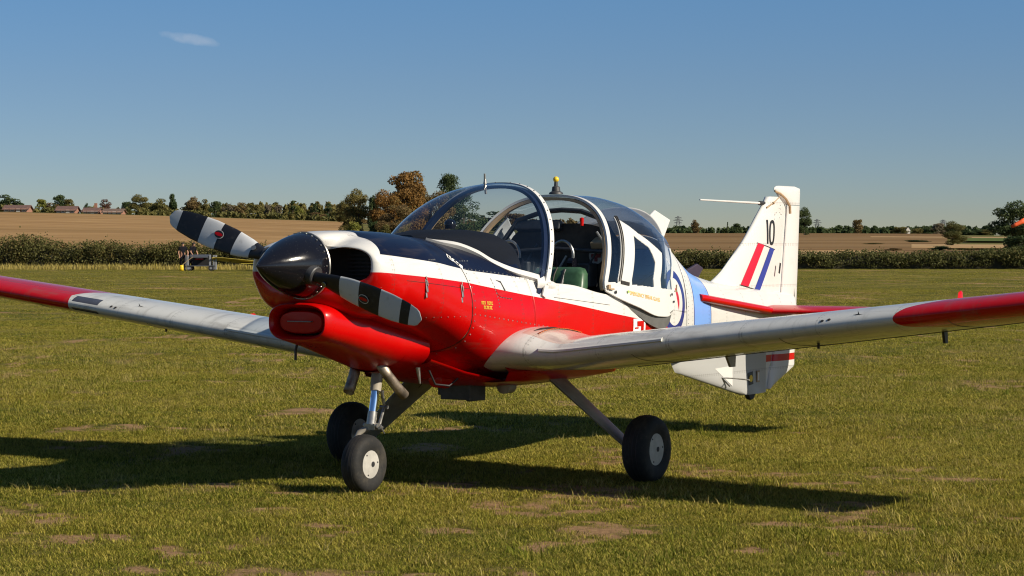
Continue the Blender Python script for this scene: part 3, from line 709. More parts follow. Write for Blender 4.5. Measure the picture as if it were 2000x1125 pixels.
def ws_point(u_, v, sgn):
    b = np.array([np.interp(v * _L[-1], _L, _B[:, i]) for i in range(3)]); f_ = np.array([np.interp(v * _M[-1], _M, _S[:, i]) for i in range(3)]); D_ = np.linalg.norm(b - f_)
    c1 = b + np.array([-.40 * D_, 0, -.02 * D_]); c2 = f_ + np.array([.15 * D_, 0, .15 * D_]); t = u_
    p = b * (1-t)**3 + 3 * c1 * t * (1-t)**2 + 3 * c2 * t*t * (1-t) + f_ * t**3
    return (p[0], p[1] * -sgn, p[2])
mb = MB()
for sgn in (-1, 1):
    mb.loft([[ws_point(u_, v, sgn) for v in np.linspace(0, 1, 60)] for u_ in np.linspace(0, 1, 50)], False)
wscreen = mb.build('windscreen', M_GLASS, AC, sharp=80)
# windscreen bow: white outer strap with a dark inner rim
def bow_curve(shrink=0.0, q0=6, n=60):
    P = []
    for q in np.linspace(R(q0), math.pi / 2, n):
        p = bow_pt(q); P.append((p[0], p[1] * (1 - shrink / BW), p[2] - shrink * math.sin(q)))
    return P + [(a, -b, c) for a, b, c in P[::-1][1:]]
def strap(curve, w0, w1, th, name, mat, parent=AC, off=.004):
    """band along a bow curve: from w0 to w1 along x, th thick, pushed off outward"""
    mb = MB(); rings = []
    C_ = [Vector(c) for c in curve]; n = len(C_)
    for i, c in enumerate(C_):
        d = (C_[min(i + 1, n - 1)] - C_[max(i - 1, 0)]).normalized()
        ax = Vector((1, 0, 0)); ax = (ax - d * ax.dot(d)).normalized(); nr = d.cross(ax).normalized()
        ctr = Vector((c.x, 0, 1.2))
        if nr.dot(c - ctr) < 0: nr = -nr
        rings.append([c + ax * w0 + nr * off, c + ax * w1 + nr * off, c + ax * w1 + nr * (off - th), c + ax * w0 + nr * (off - th)])
    mb.loft(rings, True, True); return mb.build(name, mat, parent, sharp=40)
wf = strap(bow_curve(), -.012, .030, .010, 'windscreen_bow', M_WHITE)
strap(bow_curve(.012), -.050, .012, .020, 'bow_lining', mat_flat('navy_trim', (.012, .02, .05), .25), AC, off=-.004)
strap(bow_curve(.010), .014, .027, .016, 'bow_seal', M_TAN, AC, off=-.006)
mb = MB()
for k in range(26):
    q = R(10 + k * 6.3); q2 = min(q, math.pi - q); p = bow_pt(q2); sg = -1 if q < math.pi / 2 else 1; yy = abs(p[1])
    mb.lathe([(0, .005), (.003, .003)], (p[0] + .008, sg * (yy + .005), p[2] + .004), (0, sg * math.cos(q2), math.sin(q2)), 6)
o = mb.build('bow_screws', M_DARK, wf); o['kind'] = 'stuff'
# strap along the foot of the windscreen
for sgn in (-1, 1):
    mb = MB(); rg = []
    for y in np.linspace(.556, .14, 50):
        f_ = foot_pt(min(y, .548)); f_[0] += max(0, y - .548) * 3; k_ = y / .56
        n_ = Vector((-.1, sgn * (.25 + .7 * k_), 1 - .55 * k_)).normalized(); tn = Vector((5.2 * y, 0, 0)) - Vector((0, 0, 0)); d_ = Vector(foot_pt(max(y - .01, 0))) - Vector(foot_pt(y)); d_.y *= -sgn; d_.normalize()
        up_ = n_.cross(d_).normalized(); up_ = up_ if up_.z > 0 else -up_; w2 = .020 * min(1, (y - .12) / .10)
        c_ = Vector((f_[0], sgn * min(y, .556), f_[2])) + n_ * .020
        rg.append([c_ + up_ * w2 * 1.3 - n_ * .006, c_ - up_ * w2 * .9, c_ - up_ * w2 * .9 - n_ * .04, c_ + up_ * w2 * 1.3 - n_ * .04])
    mb.loft(rg, True, True); mb.build('windscreen_foot_strap', M_WHITE, AC, sharp=50)
# canopy hook bracket at the foot of the bow
for sgn in (-1, 1):
    yb = ysec(2.2, 1.23); mb = MB()
    mb.loft([[(x, sgn * (yb + h), z) for h, z in ((.0, 1.262 - d), (.022 * s_, 1.245 - d), (.022 * s_, 1.225 - d), (.0, 1.205 - d))] for x, s_, d in ((2.08, .1, .0), (2.13, .8, .002), (2.2, 1, .01), (2.27, .7, .02), (2.30, .1, .03))], False)
    mb.build('bow_foot_fairing', M_WHITE, AC, sharp=60)

# --- sliding canopy, pushed aft
CB0, CB1 = 2.875, 3.875; CSL = .52
CZT = pchip([0, .25, .5, .75, 1.0], [1.808, 1.810, 1.788, 1.731, 1.636]); CW = pchip([0, .5, .8, 1.0], [.578, .58, .572, .548])
CSK = pchip([2.875, 3.0, 3.3, 3.6, 3.72, 3.80, 3.84, 3.875], [1.175, 1.135, 1.06, .99, .985, 1.0, 1.03, 1.10])
CZM = 1.08
def can_pt(s_, q):                 # q from 0 (skirt) .. 1 (crown)
    xb = CB0 + (CB1 - CB0) * s_; zt = float(CZT(s_)); w_ = float(CW(s_)); zs_ = float(CSK(xb))
    if q < .22: z = zs_ + (CZM + .10 - zs_) * (q / .22) if False else zs_ + (1.20 - zs_) * (q / .22); 
    else: z = None
    n = 2.55
    if z is None:
        t0 = math.asin(((1.20 - CZM) / (zt - CZM)) ** (n / 2)); a_ = t0 + (math.pi / 2 - t0) * (q - .22) / .78
        z = CZM + (zt - CZM) * math.sin(a_) ** (2 / n); y = w_ * max(0, math.cos(a_)) ** (2 / n)
    else:
        tt = max(0, (z - CZM)) / (zt - CZM); y = w_ * (1 - tt ** n) ** (1 / n) + .0
        y += .012 * (1 - q / .22)
    if q >= 1 - 1e-9: y = 0.0
    return xb + CSL * max(0, z - 1.24), y, z
NSn, NQ = 230, 240
grid = [[can_pt(i / NSn, k / NQ) for k in range(NQ + 1)] for i in range(NSn + 1)]
def can_region(s_, q):
    xb = CB0 + (CB1 - CB0) * s_; x, y, z = can_pt(s_, q)
    zline = float(np.interp(xb, [3.05, 3.20, 3.30, 3.45, 3.60, 3.75, 3.875], [1.66, 1.60, 1.555, 1.50, 1.44, 1.37, 1.31]))
    if xb < CB0 + .045: return 'frame'
    if xb > CB1 - .03: return 'frame' if z < 1.45 else 'roof'
    lowz = float(np.interp(xb, [2.9, 3.85], [1.235, 1.165]))
    if z < lowz: return 'frame'
    if xb < 3.055: return 'front' if z < 1.66 else 'roof'
    if z > zline: return 'roof'
    if xb < 3.235: return 'frame'
    if xb < 3.545:
        ztop = zline - .045 - max(0, (xb - 3.44)) ** 1.3 * 1.2
        return 'win1' if z < ztop else 'frame'
    if xb < 3.65: return 'frame'
    if xb < 3.845: return 'win2'
    return 'frame'
regs = {}
for i in range(NSn):
    for k in range(NQ):
        regs.setdefault(can_region((i + .5) / NSn, (k + .5) / NQ), []).append((i, k))
def can_mesh(cells, sgn, name, mat, parent, off=0.0, thick=0.0):
    idx = {}; vs = []; fs = []
    def vid(i, k):
        if (i, k) not in idx:
            idx[(i, k)] = len(vs); x, y, z = grid[i][k]
            vs.append((x, sgn * (y + off), z + off * .5 * (k / NQ)))
        return idx[(i, k)]
    for i, k in cells: fs.append((vid(i, k), vid(i + 1, k), vid(i + 1, k + 1), vid(i, k + 1)))
    return MB().add(vs, fs)
CN = None
mb = MB()
for sgn in (-1, 1):
    m2 = can_mesh(regs['frame'], sgn, '', None, None); mb.add(m2.v, m2.f)
canf = mb.build('canopy_frame', M_WHITE, AC, sharp=60)
so = canf.modifiers.new('shell', 'SOLIDIFY'); so.thickness = .012; so.offset = -1
mb = MB()
for sgn in (-1, 1):
    m2 = can_mesh(regs['roof'], sgn, '', None, None); mb.add(m2.v, m2.f)
mb.build('canopy_roof_glazing', M_ROOF, canf, sharp=80)
for sgn in (-1, 1):
    for rg, m_ in (('front', M_ROOF), ('win1', M_PANE), ('win2', M_PANE)):
        can_mesh(regs[rg], sgn, '', None, None, -.003).build('canopy_side_pane', m_, canf, sharp=80)
def can_bow(n=60, shrink=0.0):
    P = []
    for q in np.linspace(.12, 1, n):
        x, y, z = can_pt(0.0, q); P.append((x, -max(0, y - shrink), z - shrink * (q - .12) / .88))
    return P + [(a, -b, c) for a, b, c in P[::-1][1:]]
strap(can_bow(), -.006, .036, .016, 'canopy_bow', M_WHITE, canf, off=.004)
strap(can_bow(60, .012), -.008, .026, .020, 'canopy_bow_seal', M_TAN, canf, off=-.003)
# rubber seal line on the side, rear edge of the front pane
for sgn in (-1, 1):
    for xb, w_ in ((3.062, .006), (3.085, .004)):
        s_ = (xb - CB0) / (CB1 - CB0); pts = []
        for q in np.linspace(.24, .62, 40):
            x, y, z = can_pt(s_, q); pts.append((x, sgn * (y + .003), z + .001))
        mb = MB(); mb.tube(pts, w_, 6); mb.build('canopy_seal', M_DARK, canf)
# skirt holes, latch, handle rail
for xb, z, r_ in ((2.99, 1.165, .011), (3.80, 1.135, .009), (3.84, 1.085, .008)):
    mb = MB(); y = -float(CW((xb - CB0))) - .014; mb.lathe([(0, r_), (.004, r_), (.0045, .002)], (xb, y, z), (0, -1, 0), 16); mb.build('skirt_hole', M_BLACK, canf)
mb = MB(); mb.box((3.14, -.578, 1.222), (.11, .008, .022), Matrix.Rotation(R(8), 3, 'Y')); mb.build('canopy_rail', M_DARK, canf, False)
mb = MB(); mb.box((2.90, -.594, 1.20), (.03, .014, .03)); mb.box((2.94, -.594, 1.185), (.05, .01, .012)); mb.build('canopy_catch', M_TAN, canf, False, bevel=.003)
mb = MB(); mb.box((3.91, -.545, 1.155), (.03, .006, .01)); mb.box((3.92, -.545, 1.175), (.01, .006, .05)); mb.build('canopy_stop', M_TAN, canf, False)

mb = MB(); up_ = []; lo_ = []
for x in np.linspace(2.98, 3.82, 30):
    zu = float(CSK(x)) + .02; dz = .085 * ((x - 2.98) / .70) if x < 3.68 else .085 * math.sqrt(max(0.0, 1 - ((x - 3.68) / .141) ** 2)); up_.append((x, -.574, zu)); lo_.append((x, -.560, zu - .02 - dz))
mb.loft([up_, lo_], False); mb.loft([lo_, [(a_, b_ + .06, c_ + .004) for a_, b_, c_ in lo_]], False); mb.build('skirt_gap_shade', simple('skirt_shade_grey', (.11, .11, .105), .55), AC, sharp=30)  # dark strip painted as the shadowed gap under the canopy skirt
# --- cabin interior
mb = MB(); xs = np.linspace(2.05, 4.3, 60)
rp = [[(a, b * .955, max(c, .66)) for a, b, c in half_ring(float(x), -9, float(SILL(min(x, 4.2))) - .012, 30)] for x in xs]
nb = 26
for a_, b_, m_, nm in ((0, nb, M_LINER, 'cabin_lining'), (nb - 1, 60, simple('rear_bay_grey', (.30, .30, .29), .6), 'rear_bay_lining')):
    mb = MB(); mb.loft(rp[a_:b_], False); mb.loft([mirror(q) for q in rp[a_:b_]], False); mb.build(nm, m_, AC, sharp=60)
mb = MB(); mb.loft([[(3.30 + .05 * k_, w_ * math.copysign(abs(math.cos(a_)) ** .6, math.cos(a_)), .95 + (1.62 - .95) * h_ * max(0, math.sin(a_)) ** .35) for a_ in np.linspace(0, math.pi, 31)] for k_, w_, h_ in ((0, .01, .02), (0, .47, 1.0), (1, .47, 1.0))], False); mb.build('rear_bulkhead', M_LINER, AC)
# instrument coaming
mb = MB(); rg = []
for x, zt, w_, zl in ((1.44, 1.532, .06, 1.50), (1.50, 1.545, .16, 1.47), (1.60, 1.556, .24, 1.44), (1.75, 1.568, .34, 1.38), (1.88, 1.568, .39, 1.31), (1.98, 1.560, .425, 1.26), (2.05, 1.535, .44, 1.22), (2.075, 1.49, .44, 1.20), (2.08, 1.35, .43, 1.18), (2.08, 1.15, .40, 1.1)):
    r1 = []
    for k in range(41):
        a_ = math.pi * k / 40; c_, s_ = math.cos(a_), math.sin(a_)
        r1.append((x, w_ * math.copysign(abs(c_) ** .6, c_), zl + (zt - zl) * s_ ** .5))
    rg.append(r1)
mb.loft(rg, False); mb.build('instrument_coaming', simple('coaming_black', (.006, .006, .008), .85, spec=.2), AC, sharp=60)
mb = MB(); prof = [(0, .034), (.02, .036)] + [(.028 + .034 * math.sin(a_), .037 * math.cos(a_)) for a_ in np.linspace(0, 1.5, 8)]
mb.lathe(prof, (1.90, -.02, 1.572), (0, 0, 1), 24); mb.build('compass', M_SPIN, AC)
# instrument panel facing aft, visible through the screen as a pale edge
for (y, z) in ((-.34, 1.36), (-.22, 1.36), (-.10, 1.36), (.04, 1.36), (.2, 1.36), (-.34, 1.25), (-.22, 1.25)):
    mb = MB(); mb.lathe([(0, .045), (.012, .045), (.014, .03)], (2.082, y, z), (1, 0, 0), 16); mb.build('instrument_dial', M_DKGREY, AC)
# seats with green backrests
for sy in (-1, 1):
    mb = MB(); cy = sy * .26
    rg = []
    for z, x, hw, th in ((.80, 2.60, .20, .12), (1.0, 2.72, .215, .12), (1.20, 2.80, .215, .12), (1.285, 2.83, .20, .11), (1.318, 2.845, .175, .085), (1.328, 2.85, .14, .05)):
        r1 = []
        for k in range(24):
            a_ = 2 * math.pi * k / 24; c_, s_ = math.cos(a_), math.sin(a_)
            r1.append((x + th * .5 * math.copysign(abs(s_) ** .5, s_), cy + hw * math.copysign(abs(c_) ** .4, c_), z))
        rg.append(r1)
    mb.loft(rg, True, True); seat = mb.build('seat', M_GREEN, AC, sharp=50)
    mb = MB(); mb.tube([(2.80, cy, 1.325), (2.762, cy, 1.28), (2.73, cy, 1.2), (2.655, cy, 1.0), (2.54, cy, .82)], .006, 6); mb.build('seat_piping', M_DARK, seat)
    mb = MB(); mb.box((2.42, cy, .86), (.46, .40, .10), None); mb.build('seat_cushion', M_GREEN, seat, bevel=.03)
    mb = MB(); mb.tube([(2.80, cy - .06, 1.31), (2.735, cy - .065, 1.2), (2.66, cy - .08, 1.0)], .012, 6); mb.tube([(2.80, cy + .06, 1.31), (2.735, cy + .065, 1.2), (2.66, cy + .08, 1.0)], .012, 6); mb.build('harness', M_DKGREY, seat)
# roll bar, headset hooks, first-aid roundel
mb = MB()
for sy in (-1, 1):
    pts = [(3.18, sy * .50, 1.0), (3.2, sy * .49, 1.3), (3.25, sy * .44, 1.5), (3.28, sy * .34, 1.64), (3.3, sy * .15, 1.70), (3.3, 0, 1.71)]; mb.tube(pts, .018, 10)
mb.tube([(3.22, -.48, 1.42), (3.24, 0, 1.45), (3.22, .48, 1.42)], .014, 8)
mb.build('roll_bar', M_DKGREY, AC)
for sy in (-.12, .30):
    mb = MB(); c = Vector((3.10, sy, 1.40))
    mb.tube([c + Vector((0, .085 * math.cos(a_), .10 * math.sin(a_))) for a_ in np.linspace(-.3, math.pi + .3, 16)], .010, 8); hs = mb.build('headset', M_STEEL, AC)
    for s2 in (-1, 1):
        mb = MB(); mb.lathe([(-.02, .02), (-.018, .038), (.018, .040), (.022, .025)], c + Vector((0, s2 * .078, -.05)), (0, 1, 0), 16); mb.build('ear_cup', M_SPIN, hs)
    mb = MB(); mb.tube([c + Vector((0, .08, -.07)), c + Vector((-.05, .02, -.14)), c + Vector((-.06, -.06, -.15))], .004, 6); mb.build('microphone_boom', M_HUB, hs)
mb = MB(); mb.lathe([(0, .055), (.002, .055)], (3.292, -.27, 1.40), (-1, 0, 0), 28); fa = mb.build('first_aid_disc', M_HUB, AC)
mb = MB(); mb.box((3.2885, -.27, 1.40), (.002, .075, .024)); mb.box((3.2875, -.27, 1.40), (.002, .024, .075)); mb.build('cross', simple('dark_red', (.16, .01, .01), .5), fa, False)
mb = MB(); mb.box((3.75, 0, 1.10), (.85, .86, .02)); mb.build('parcel_shelf', MATS['rear_bay_grey'], AC, False)
for k, (y0, z0) in enumerate(((-.30, 1.25), (-.05, 1.2), (.18, 1.28), (.33, 1.2))):
    mb = MB(); mb.tube([(3.27, y0, z0 + .20), (3.22, y0 + .05, z0 + .08), (3.24, y0 + .12, z0 - .02), (3.2, y0 + .05, z0 - .08)], .008, 6); mb.build('cable', M_HUB if k == 1 else M_DKGREY, AC)
for y0, z0, m_ in ((-.2, 1.15, M_DKGREY), (.05, 1.12, M_LEG), (.28, 1.16, M_DKGREY)):
    mb = MB(); mb.box((3.23, y0, z0 + .12), (.12, .17, .16)); mb.build('radio_box', m_, AC, False, bevel=.01)
mb = MB(); mb.box((3.30, -.32, 1.50), (.16, .12, .05), Matrix.Rotation(R(-25), 3, 'Y')); mb.build('map_pouch', M_TAN, AC, False, bevel=.008)
for sy in (-1, 1):
    mb = MB(); mb.tube([(2.42, sy * .26, .92), (2.36, sy * .26, 1.08), (2.33, sy * .26, 1.20)], [.014, .012, .016], 10); mb.build('control_stick', M_BLACK, AC)
mb = MB(); mb.box((3.30, .18, 1.60), (.08, .36, .07), Matrix.Rotation(R(20), 3, 'Y')); mb.build('roof_console', M_DKGREY, AC, False, bevel=.01)
mb = MB(); mb.lathe([(0, .012), (.05, .014), (.055, .004)], (3.05, -.30, 1.60), (0, 0, 1), 12); mb.build('canopy_release', M_RED, AC)
mb = MB(); mb.tube([(3.14, -.36, 1.56), (3.15, -.40, 1.50), (3.15, -.42, 1.42), (3.14, -.42, 1.37)], .009, 8); mb.build('grab_handle', M_STEEL, AC)

# --- wings
def airfoil(n=40):
    t = (1 - np.cos(np.linspace(0, math.pi, n))) / 2
    yt = 5 * .15 * (.2969 * np.sqrt(t) - .126 * t - .3516 * t**2 + .2843 * t**3 - .1015 * t**4)
    cam_ = np.where(t < .4, .02 / .16 * (.8 * t - t**2), .02 / .36 * (.2 + .8 * t - t**2))
    up = list(zip(t, cam_ + yt)); lo = list(zip(t, cam_ - yt)); return up[::-1] + lo[1:-1]
AF = airfoil()
def wing_sec(y, le, ch, zle, inc, thk=1.0, camb=0.0):
    ci, si = math.cos(inc), math.sin(inc); o_ = []
    for a_, b_ in AF:
        X_ = a_ * ch; Z_ = b_ * ch * thk
        o_.append((le + X_ * ci + Z_ * si, y, zle - X_ * si + Z_ * ci))
    return o_
def make_wing(sgn):
    mb = MB(); rings = []; INC = R(4.6)
    ys = list(np.linspace(.40, 1.1, 15)) + list(np.linspace(1.2, 4.80, 30)) + [4.88, 4.94, 4.98, 5.01, 5.03]
    for y in ys:
        g = max(0.0, min(1.0, (.92 - y) / .34)); g = g * g * (3 - 2 * g)
        le = 1.70 + .012 * y - .065 * g; te = 3.16 - .105 * y - .0 * g
        ch = te - le; zle = .712 + .117 * y + .050 * g; thk = 1.0 + .26 * g
        if y > 4.8:
            k = math.sqrt(max(0, 1 - ((y - 4.8) / .231) ** 2)); ch2 = ch * (.55 + .45 * k); le += (ch - ch2) * .4; ch = ch2; thk *= max(.05, k)
        rings.append(wing_sec(sgn * y, le, ch, zle, INC, thk))
    mb.loft(rings, True, True)
    return mb.build('wing', M_WING, AC, sharp=60)
wings = {}
for sgn in (-1, 1): wings[sgn] = make_wing(sgn)
def wing_pt(sgn, y, frac, lower=True, extra=0.0):
    le = 1.70 + .012 * y; te = 3.16 - .105 * y; ch = te - le; zle = .712 + .117 * y; si, ci = math.sin(R(4.6)), math.cos(R(4.6))
    yt = 5 * .15 * (.2969 * math.sqrt(frac) - .126 * frac - .3516 * frac**2 + .2843 * frac**3 - .1015 * frac**4)
    cm = .02 / .16 * (.8 * frac - frac**2) if frac < .4 else .02 / .36 * (.2 + .8 * frac - frac**2)
    b_ = (cm - yt if lower else cm + yt) * ch + (-extra if lower else extra)
    return Vector((le + frac * ch * ci + b_ * si, sgn * y, zle - frac * ch * si + b_ * ci))
for sgn in (-1, 1):
    w_ = wings[sgn]
    # stall strip on the inboard leading edge
    mb = MB(); rg = []
    for y in np.linspace(.80, 1.62, 10):
        p = wing_pt(sgn, y, .0) + Vector((-.002, 0, .012)) ; g = min(1, max(0, (.92 - y) / .34)); p.x -= .065 * g * g * (3 - 2 * g); p.z += .05 * g
        rg.append([p + Vector((.012, 0, .022)), p + Vector((-.008, 0, .012)), p + Vector((-.010, 0, .0)), p + Vector((.008, 0, -.006))])
    mb.loft(rg, True, True); mb.build('stall_strip', M_GREY, w_, sharp=20)
    # flap hinge brackets and aileron mass balances below the wing
    for y, d_, c_ in ((1.55, .07, .07), (3.0, .07, .03), (3.95, .085, .035)):
        p = wing_pt(sgn, y, .80); mb = MB()
        mb.add([p + Vector((-c_, -.008, .02)), p + Vector((c_, -.008, .02)), p + Vector((c_ * .6 + .02, -.008, -d_)), p + Vector((0, -.008, -d_)),
                p + Vector((-c_, .008, .02)), p + Vector((c_, .008, .02)), p + Vector((c_ * .6 + .02, .008, -d_)), p + Vector((0, .008, -d_))],
               [(0, 1, 2, 3), (7, 6, 5, 4), (0, 4, 5, 1), (1, 5, 6, 2), (2, 6, 7, 3), (3, 7, 4, 0)])
        mb.build('hinge_bracket', M_DKGREY if y > 2 else M_LEG, w_, False)
    p = wing_pt(sgn, 2.45, .3); mb = MB(); mb.tube([p + Vector((0, 0, .01)), p + Vector((0, 0, -.03))], .008, 8); mb.build('tie_down_ring', M_DARK, w_)
    # control surface gap lines underneath and on top
    for lo in (True, False):
        mb = MB(); mb.tube([wing_pt(sgn, y, .76, lo, .0005) for y in np.linspace(.9, 4.75, 30)], .004, 5); mb.build('aileron_gap', M_DARK, w_)
    for y in (1.4, 2.35, 3.35):
        mb = MB(); mb.tube([wing_pt(sgn, y, f_, True, .0003) for f_ in np.linspace(.03, .74, 30)], .0018, 5); mb.build('panel_seam', M_DARK, w_)
    # vent dots / chipped paint marks on the nose of the wing
    for y, f_ in ((2.62, .012), (2.66, .015)):
        p = wing_pt(sgn, y, f_, False); mb = MB(); mb.lathe([(0, .010), (.002, .010)], p, (-.6, 0, .8), 10); mb.build('leading_edge_vent', M_DARK, w_)
    # small red mooring light above the wing
    p = wing_pt(sgn, 3.20 if sgn < 0 else 2.15, .55 if sgn < 0 else .75, False); mb = MB()
    mb.loft([[(p.x + a_ * .10 * k_ + .02 * (1 - k_), p.y + b_ * .02 * k_, p.z - .01 + h * (1 if sgn < 0 else .5)) for a_, b_ in ((-.5, 0), (-.2, .5), (.3, .5), (.6, 0), (.3, -.5), (-.2, -.5))] for h, k_ in ((0, 1), (.05, .8), (.085, .6), (.095, .2))], True, True)
    mb.build('wing_top_fairing', M_RED, w_, sharp=60)
    # bird-shaped chip in the paint
    p = wing_pt(sgn, 2.83 if sgn < 0 else 2.45, .03 if sgn < 0 else .06, False, .001); mb = MB(); vs = []
    for k in range(12):
        a_ = 2 * math.pi * k / 12; rr = (.035 if k % 3 == 0 else .008); vs.append(p + Vector((-.35 * rr * math.sin(a_), rr * math.cos(a_), .7 * rr * math.sin(a_))))
    mb.add(vs, [tuple(range(12))]); mb.build('leading_edge_marking', M_BLACK, w_, False)
# landing lamp glazing on the starboard leading edge
mb = MB(); rg = []
for y in np.linspace(2.78, 3.02, 8):
    rg.append([wing_pt(1, y, f_, lo_, .002) for f_, lo_ in ((.06, False), (.03, False), (.01, False), (.0, False), (.008, True), (.025, True))])
mb.loft(rg, False); mb.build('landing_lamp_lens', simple('lamp_lens_dark', (.06, .06, .07), .15, coat=.5), wings[1], sharp=60)
# port root walkway hatch: dark triangle and perforated orange strip on the fairing
from mathutils.bvhtree import BVHTree
def bvh_of(o): return BVHTree.FromPolygons([v.co for v in o.data.vertices], [tuple(p.vertices) for p in o.data.polygons])
wb = {sg: bvh_of(wings[sg]) for sg in (-1, 1)}
def on_wing(x, y, off=.003):
    h = wb[-1 if y < 0 else 1].ray_cast(Vector((x, y, 2.0)), Vector((0, 0, -1))); return h[0] + Vector((0, 0, off)) if h[0] else Vector((x, y, .95))
for sgn in (-1, 1):
    mb = MB(); mb.loft([[on_wing(x, sgn * y) for y in np.linspace(a_, b_, 6)] for x, a_, b_ in ((1.86, .660, .668), (1.95, .655, .685), (2.1, .645, .705), (2.3, .63, .70), (2.55, .61, .66))], False); hp = mb.build('root_walkway_strip', M_DARK, wings[sgn])
    mb = MB()
    for k in range(26):
        x = 1.83 + k * .022; c_ = on_wing(x, sgn * (.715 - .0012 * k), .005); mb.box(c_, (.012, .014, .003))
    o = mb.build('walkway_perforations', simple('orange_marks', (.55, .16, .03), .6), wings[sgn], False); o['kind'] = 'stuff'

# belly fairing pieces at the wing roots
for sgn in (-1, 1):
    mb = MB(); rg = []
    for x, d in ((1.75, .0), (1.95, .7), (2.3, 1.0), (2.7, .85), (3.1, .0)):
        rg.append([(x, sgn * .30, .60 + .03 * (1 - d)), (x, sgn * .45, .605 - .0 * d + .03 * (1 - d)), (x, sgn * (.52 + .06 * d), .64), (x, sgn * (.55 + .06 * d), .70), (x, sgn * .50, .75)])
    mb.loft(rg, False); mb.build('belly_fairing', M_RED, AC, sharp=60)

# --- tail
def foil_strip(xs0, xs1, y, th, z):      # closed thin section ring at height z from x0 to x1
    o_ = []
    n = 14
    for k in range(n + 1):
        t = (1 - math.cos(math.pi * k / n)) / 2; yy = th * (2.6 * math.sqrt(t) * (1 - t) ** .8 if t < 1 else 0)
        o_.append((xs0 + (xs1 - xs0) * t, y - yy * .5, z))
    for k in range(n - 1, 0, -1):
        t = (1 - math.cos(math.pi * k / n)) / 2; yy = th * (2.6 * math.sqrt(t) * (1 - t) ** .8)
        o_.append((xs0 + (xs1 - xs0) * t, y + yy * .5, z))
    return o_
FLE = pchip([1.05, 1.15, 1.20, 1.27, 1.35, 1.51, 1.70, 1.885, 1.96], [5.05, 5.36, 5.50, 5.66, 5.79, 6.04, 6.27, 6.492, 6.58])
HGE = lambda z: float(np.interp(z, [.3, .968, 1.80, 1.96], [6.47, 6.70, 6.83, 6.86]))
TEX = lambda z: float(np.interp(z, [.55, .968, 1.92], [6.985, 7.02, 7.09]))
mb = MB(); mb.loft([foil_strip(float(FLE(z)), HGE(z) - .004 if z < 1.80 else float(np.interp(z, [1.80, 1.90], [HGE(1.8) - .01, 6.60])), 0, .085 if z < 1.7 else .075, z) for z in list(np.linspace(1.05, 1.86, 30))], True, True)
fin = mb.build('fin', M_TAIL, AC, sharp=50)
rz = list(np.linspace(.50, 1.795, 24))
mb = MB(); mb.loft([foil_strip(HGE(z) + .004, TEX(z) if z > .55 else 6.985, 0, .05, z) for z in rz], True, True)
rud = mb.build('rudder', M_TAIL, AC, sharp=50)
mb = MB(); hn = []      # rudder horn over the fin tip
for z, a_, th in ((1.80, HGE(1.8) - .0, .05), (1.83, 6.76, .055), (1.86, 6.69, .055), (1.89, 6.645, .055), (1.915, 6.60, .05), (1.935, 6.60, .04), (1.948, 6.63, .025), (1.952, 6.68, .008)):
    hn.append(foil_strip(a_, float(np.interp(z, [1.8, 1.9, 1.935, 1.952], [7.08, 7.09, 7.085, 6.98])), 0, th, z))
mb.loft(hn, True, True); mb.build('rudder_horn', M_TAIL, rud, sharp=50)
mb2 = MB(); mb2.loft([foil_strip(6.47 + (z - .33) * .30, float(np.interp(z, [.33, .49, .56], [6.52, 6.98, 6.985])), 0, .045, z) for z in np.linspace(.33, .505, 10)], True, True)
mb2.build('rudder_foot', M_TAIL, rud, sharp=50)
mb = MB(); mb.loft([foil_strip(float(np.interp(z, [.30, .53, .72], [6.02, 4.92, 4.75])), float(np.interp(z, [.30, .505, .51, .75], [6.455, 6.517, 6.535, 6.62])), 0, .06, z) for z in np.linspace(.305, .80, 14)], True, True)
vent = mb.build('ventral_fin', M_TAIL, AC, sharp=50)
mb = MB(); mb.lathe([(-.02, .055), (-.01, .06), (.01, .06), (.02, .055)], (6.17, 0, .318), (0, 1, 0), 24); mb.build('tail_bumper', M_BLACK, vent)
mb = MB(); mb.box((6.12, -.030, .43), (.085, .004, .10), Matrix.Rotation(R(-6), 3, 'Y')); pl = mb.build('data_plate', M_DKGREY, vent, False)
mb = MB(); mb.lathe([(0, .028), (.002, .028)], (6.12, -.0335, .43), (0, -1, 0), 16); mb.build('data_plate_emblem', M_YELLOW, pl)
mb = MB(); mb.box((6.26, -.028, .44), (.05, .004, .09)); pl = mb.build('data_plate', M_TAN, vent, False)
mb = MB(); mb.box((6.26, -.0305, .44), (.028, .003, .065)); mb.build('data_plate_face', M_WHITE, pl, False)
mb = MB(); mb.tube([(5.62, -.03, .46), (5.68, -.10, .455), (5.55, -.30, .455)], .006, 6); mb.tube([(5.62, -.03, .46), (5.72, -.05, .39)], .006, 6); mb.build('tail_whisker_aerial', M_STEEL, vent)
mb = MB(); mb.add([(5.50, -.034, .535), (5.80, -.034, .545), (5.80, -.034, .385)], [(0, 1, 2)]); mb.build('sunlit_triangle', M_WHITE, vent, False)  # white triangle painted as a sunlit patch on the shaded ventral fin
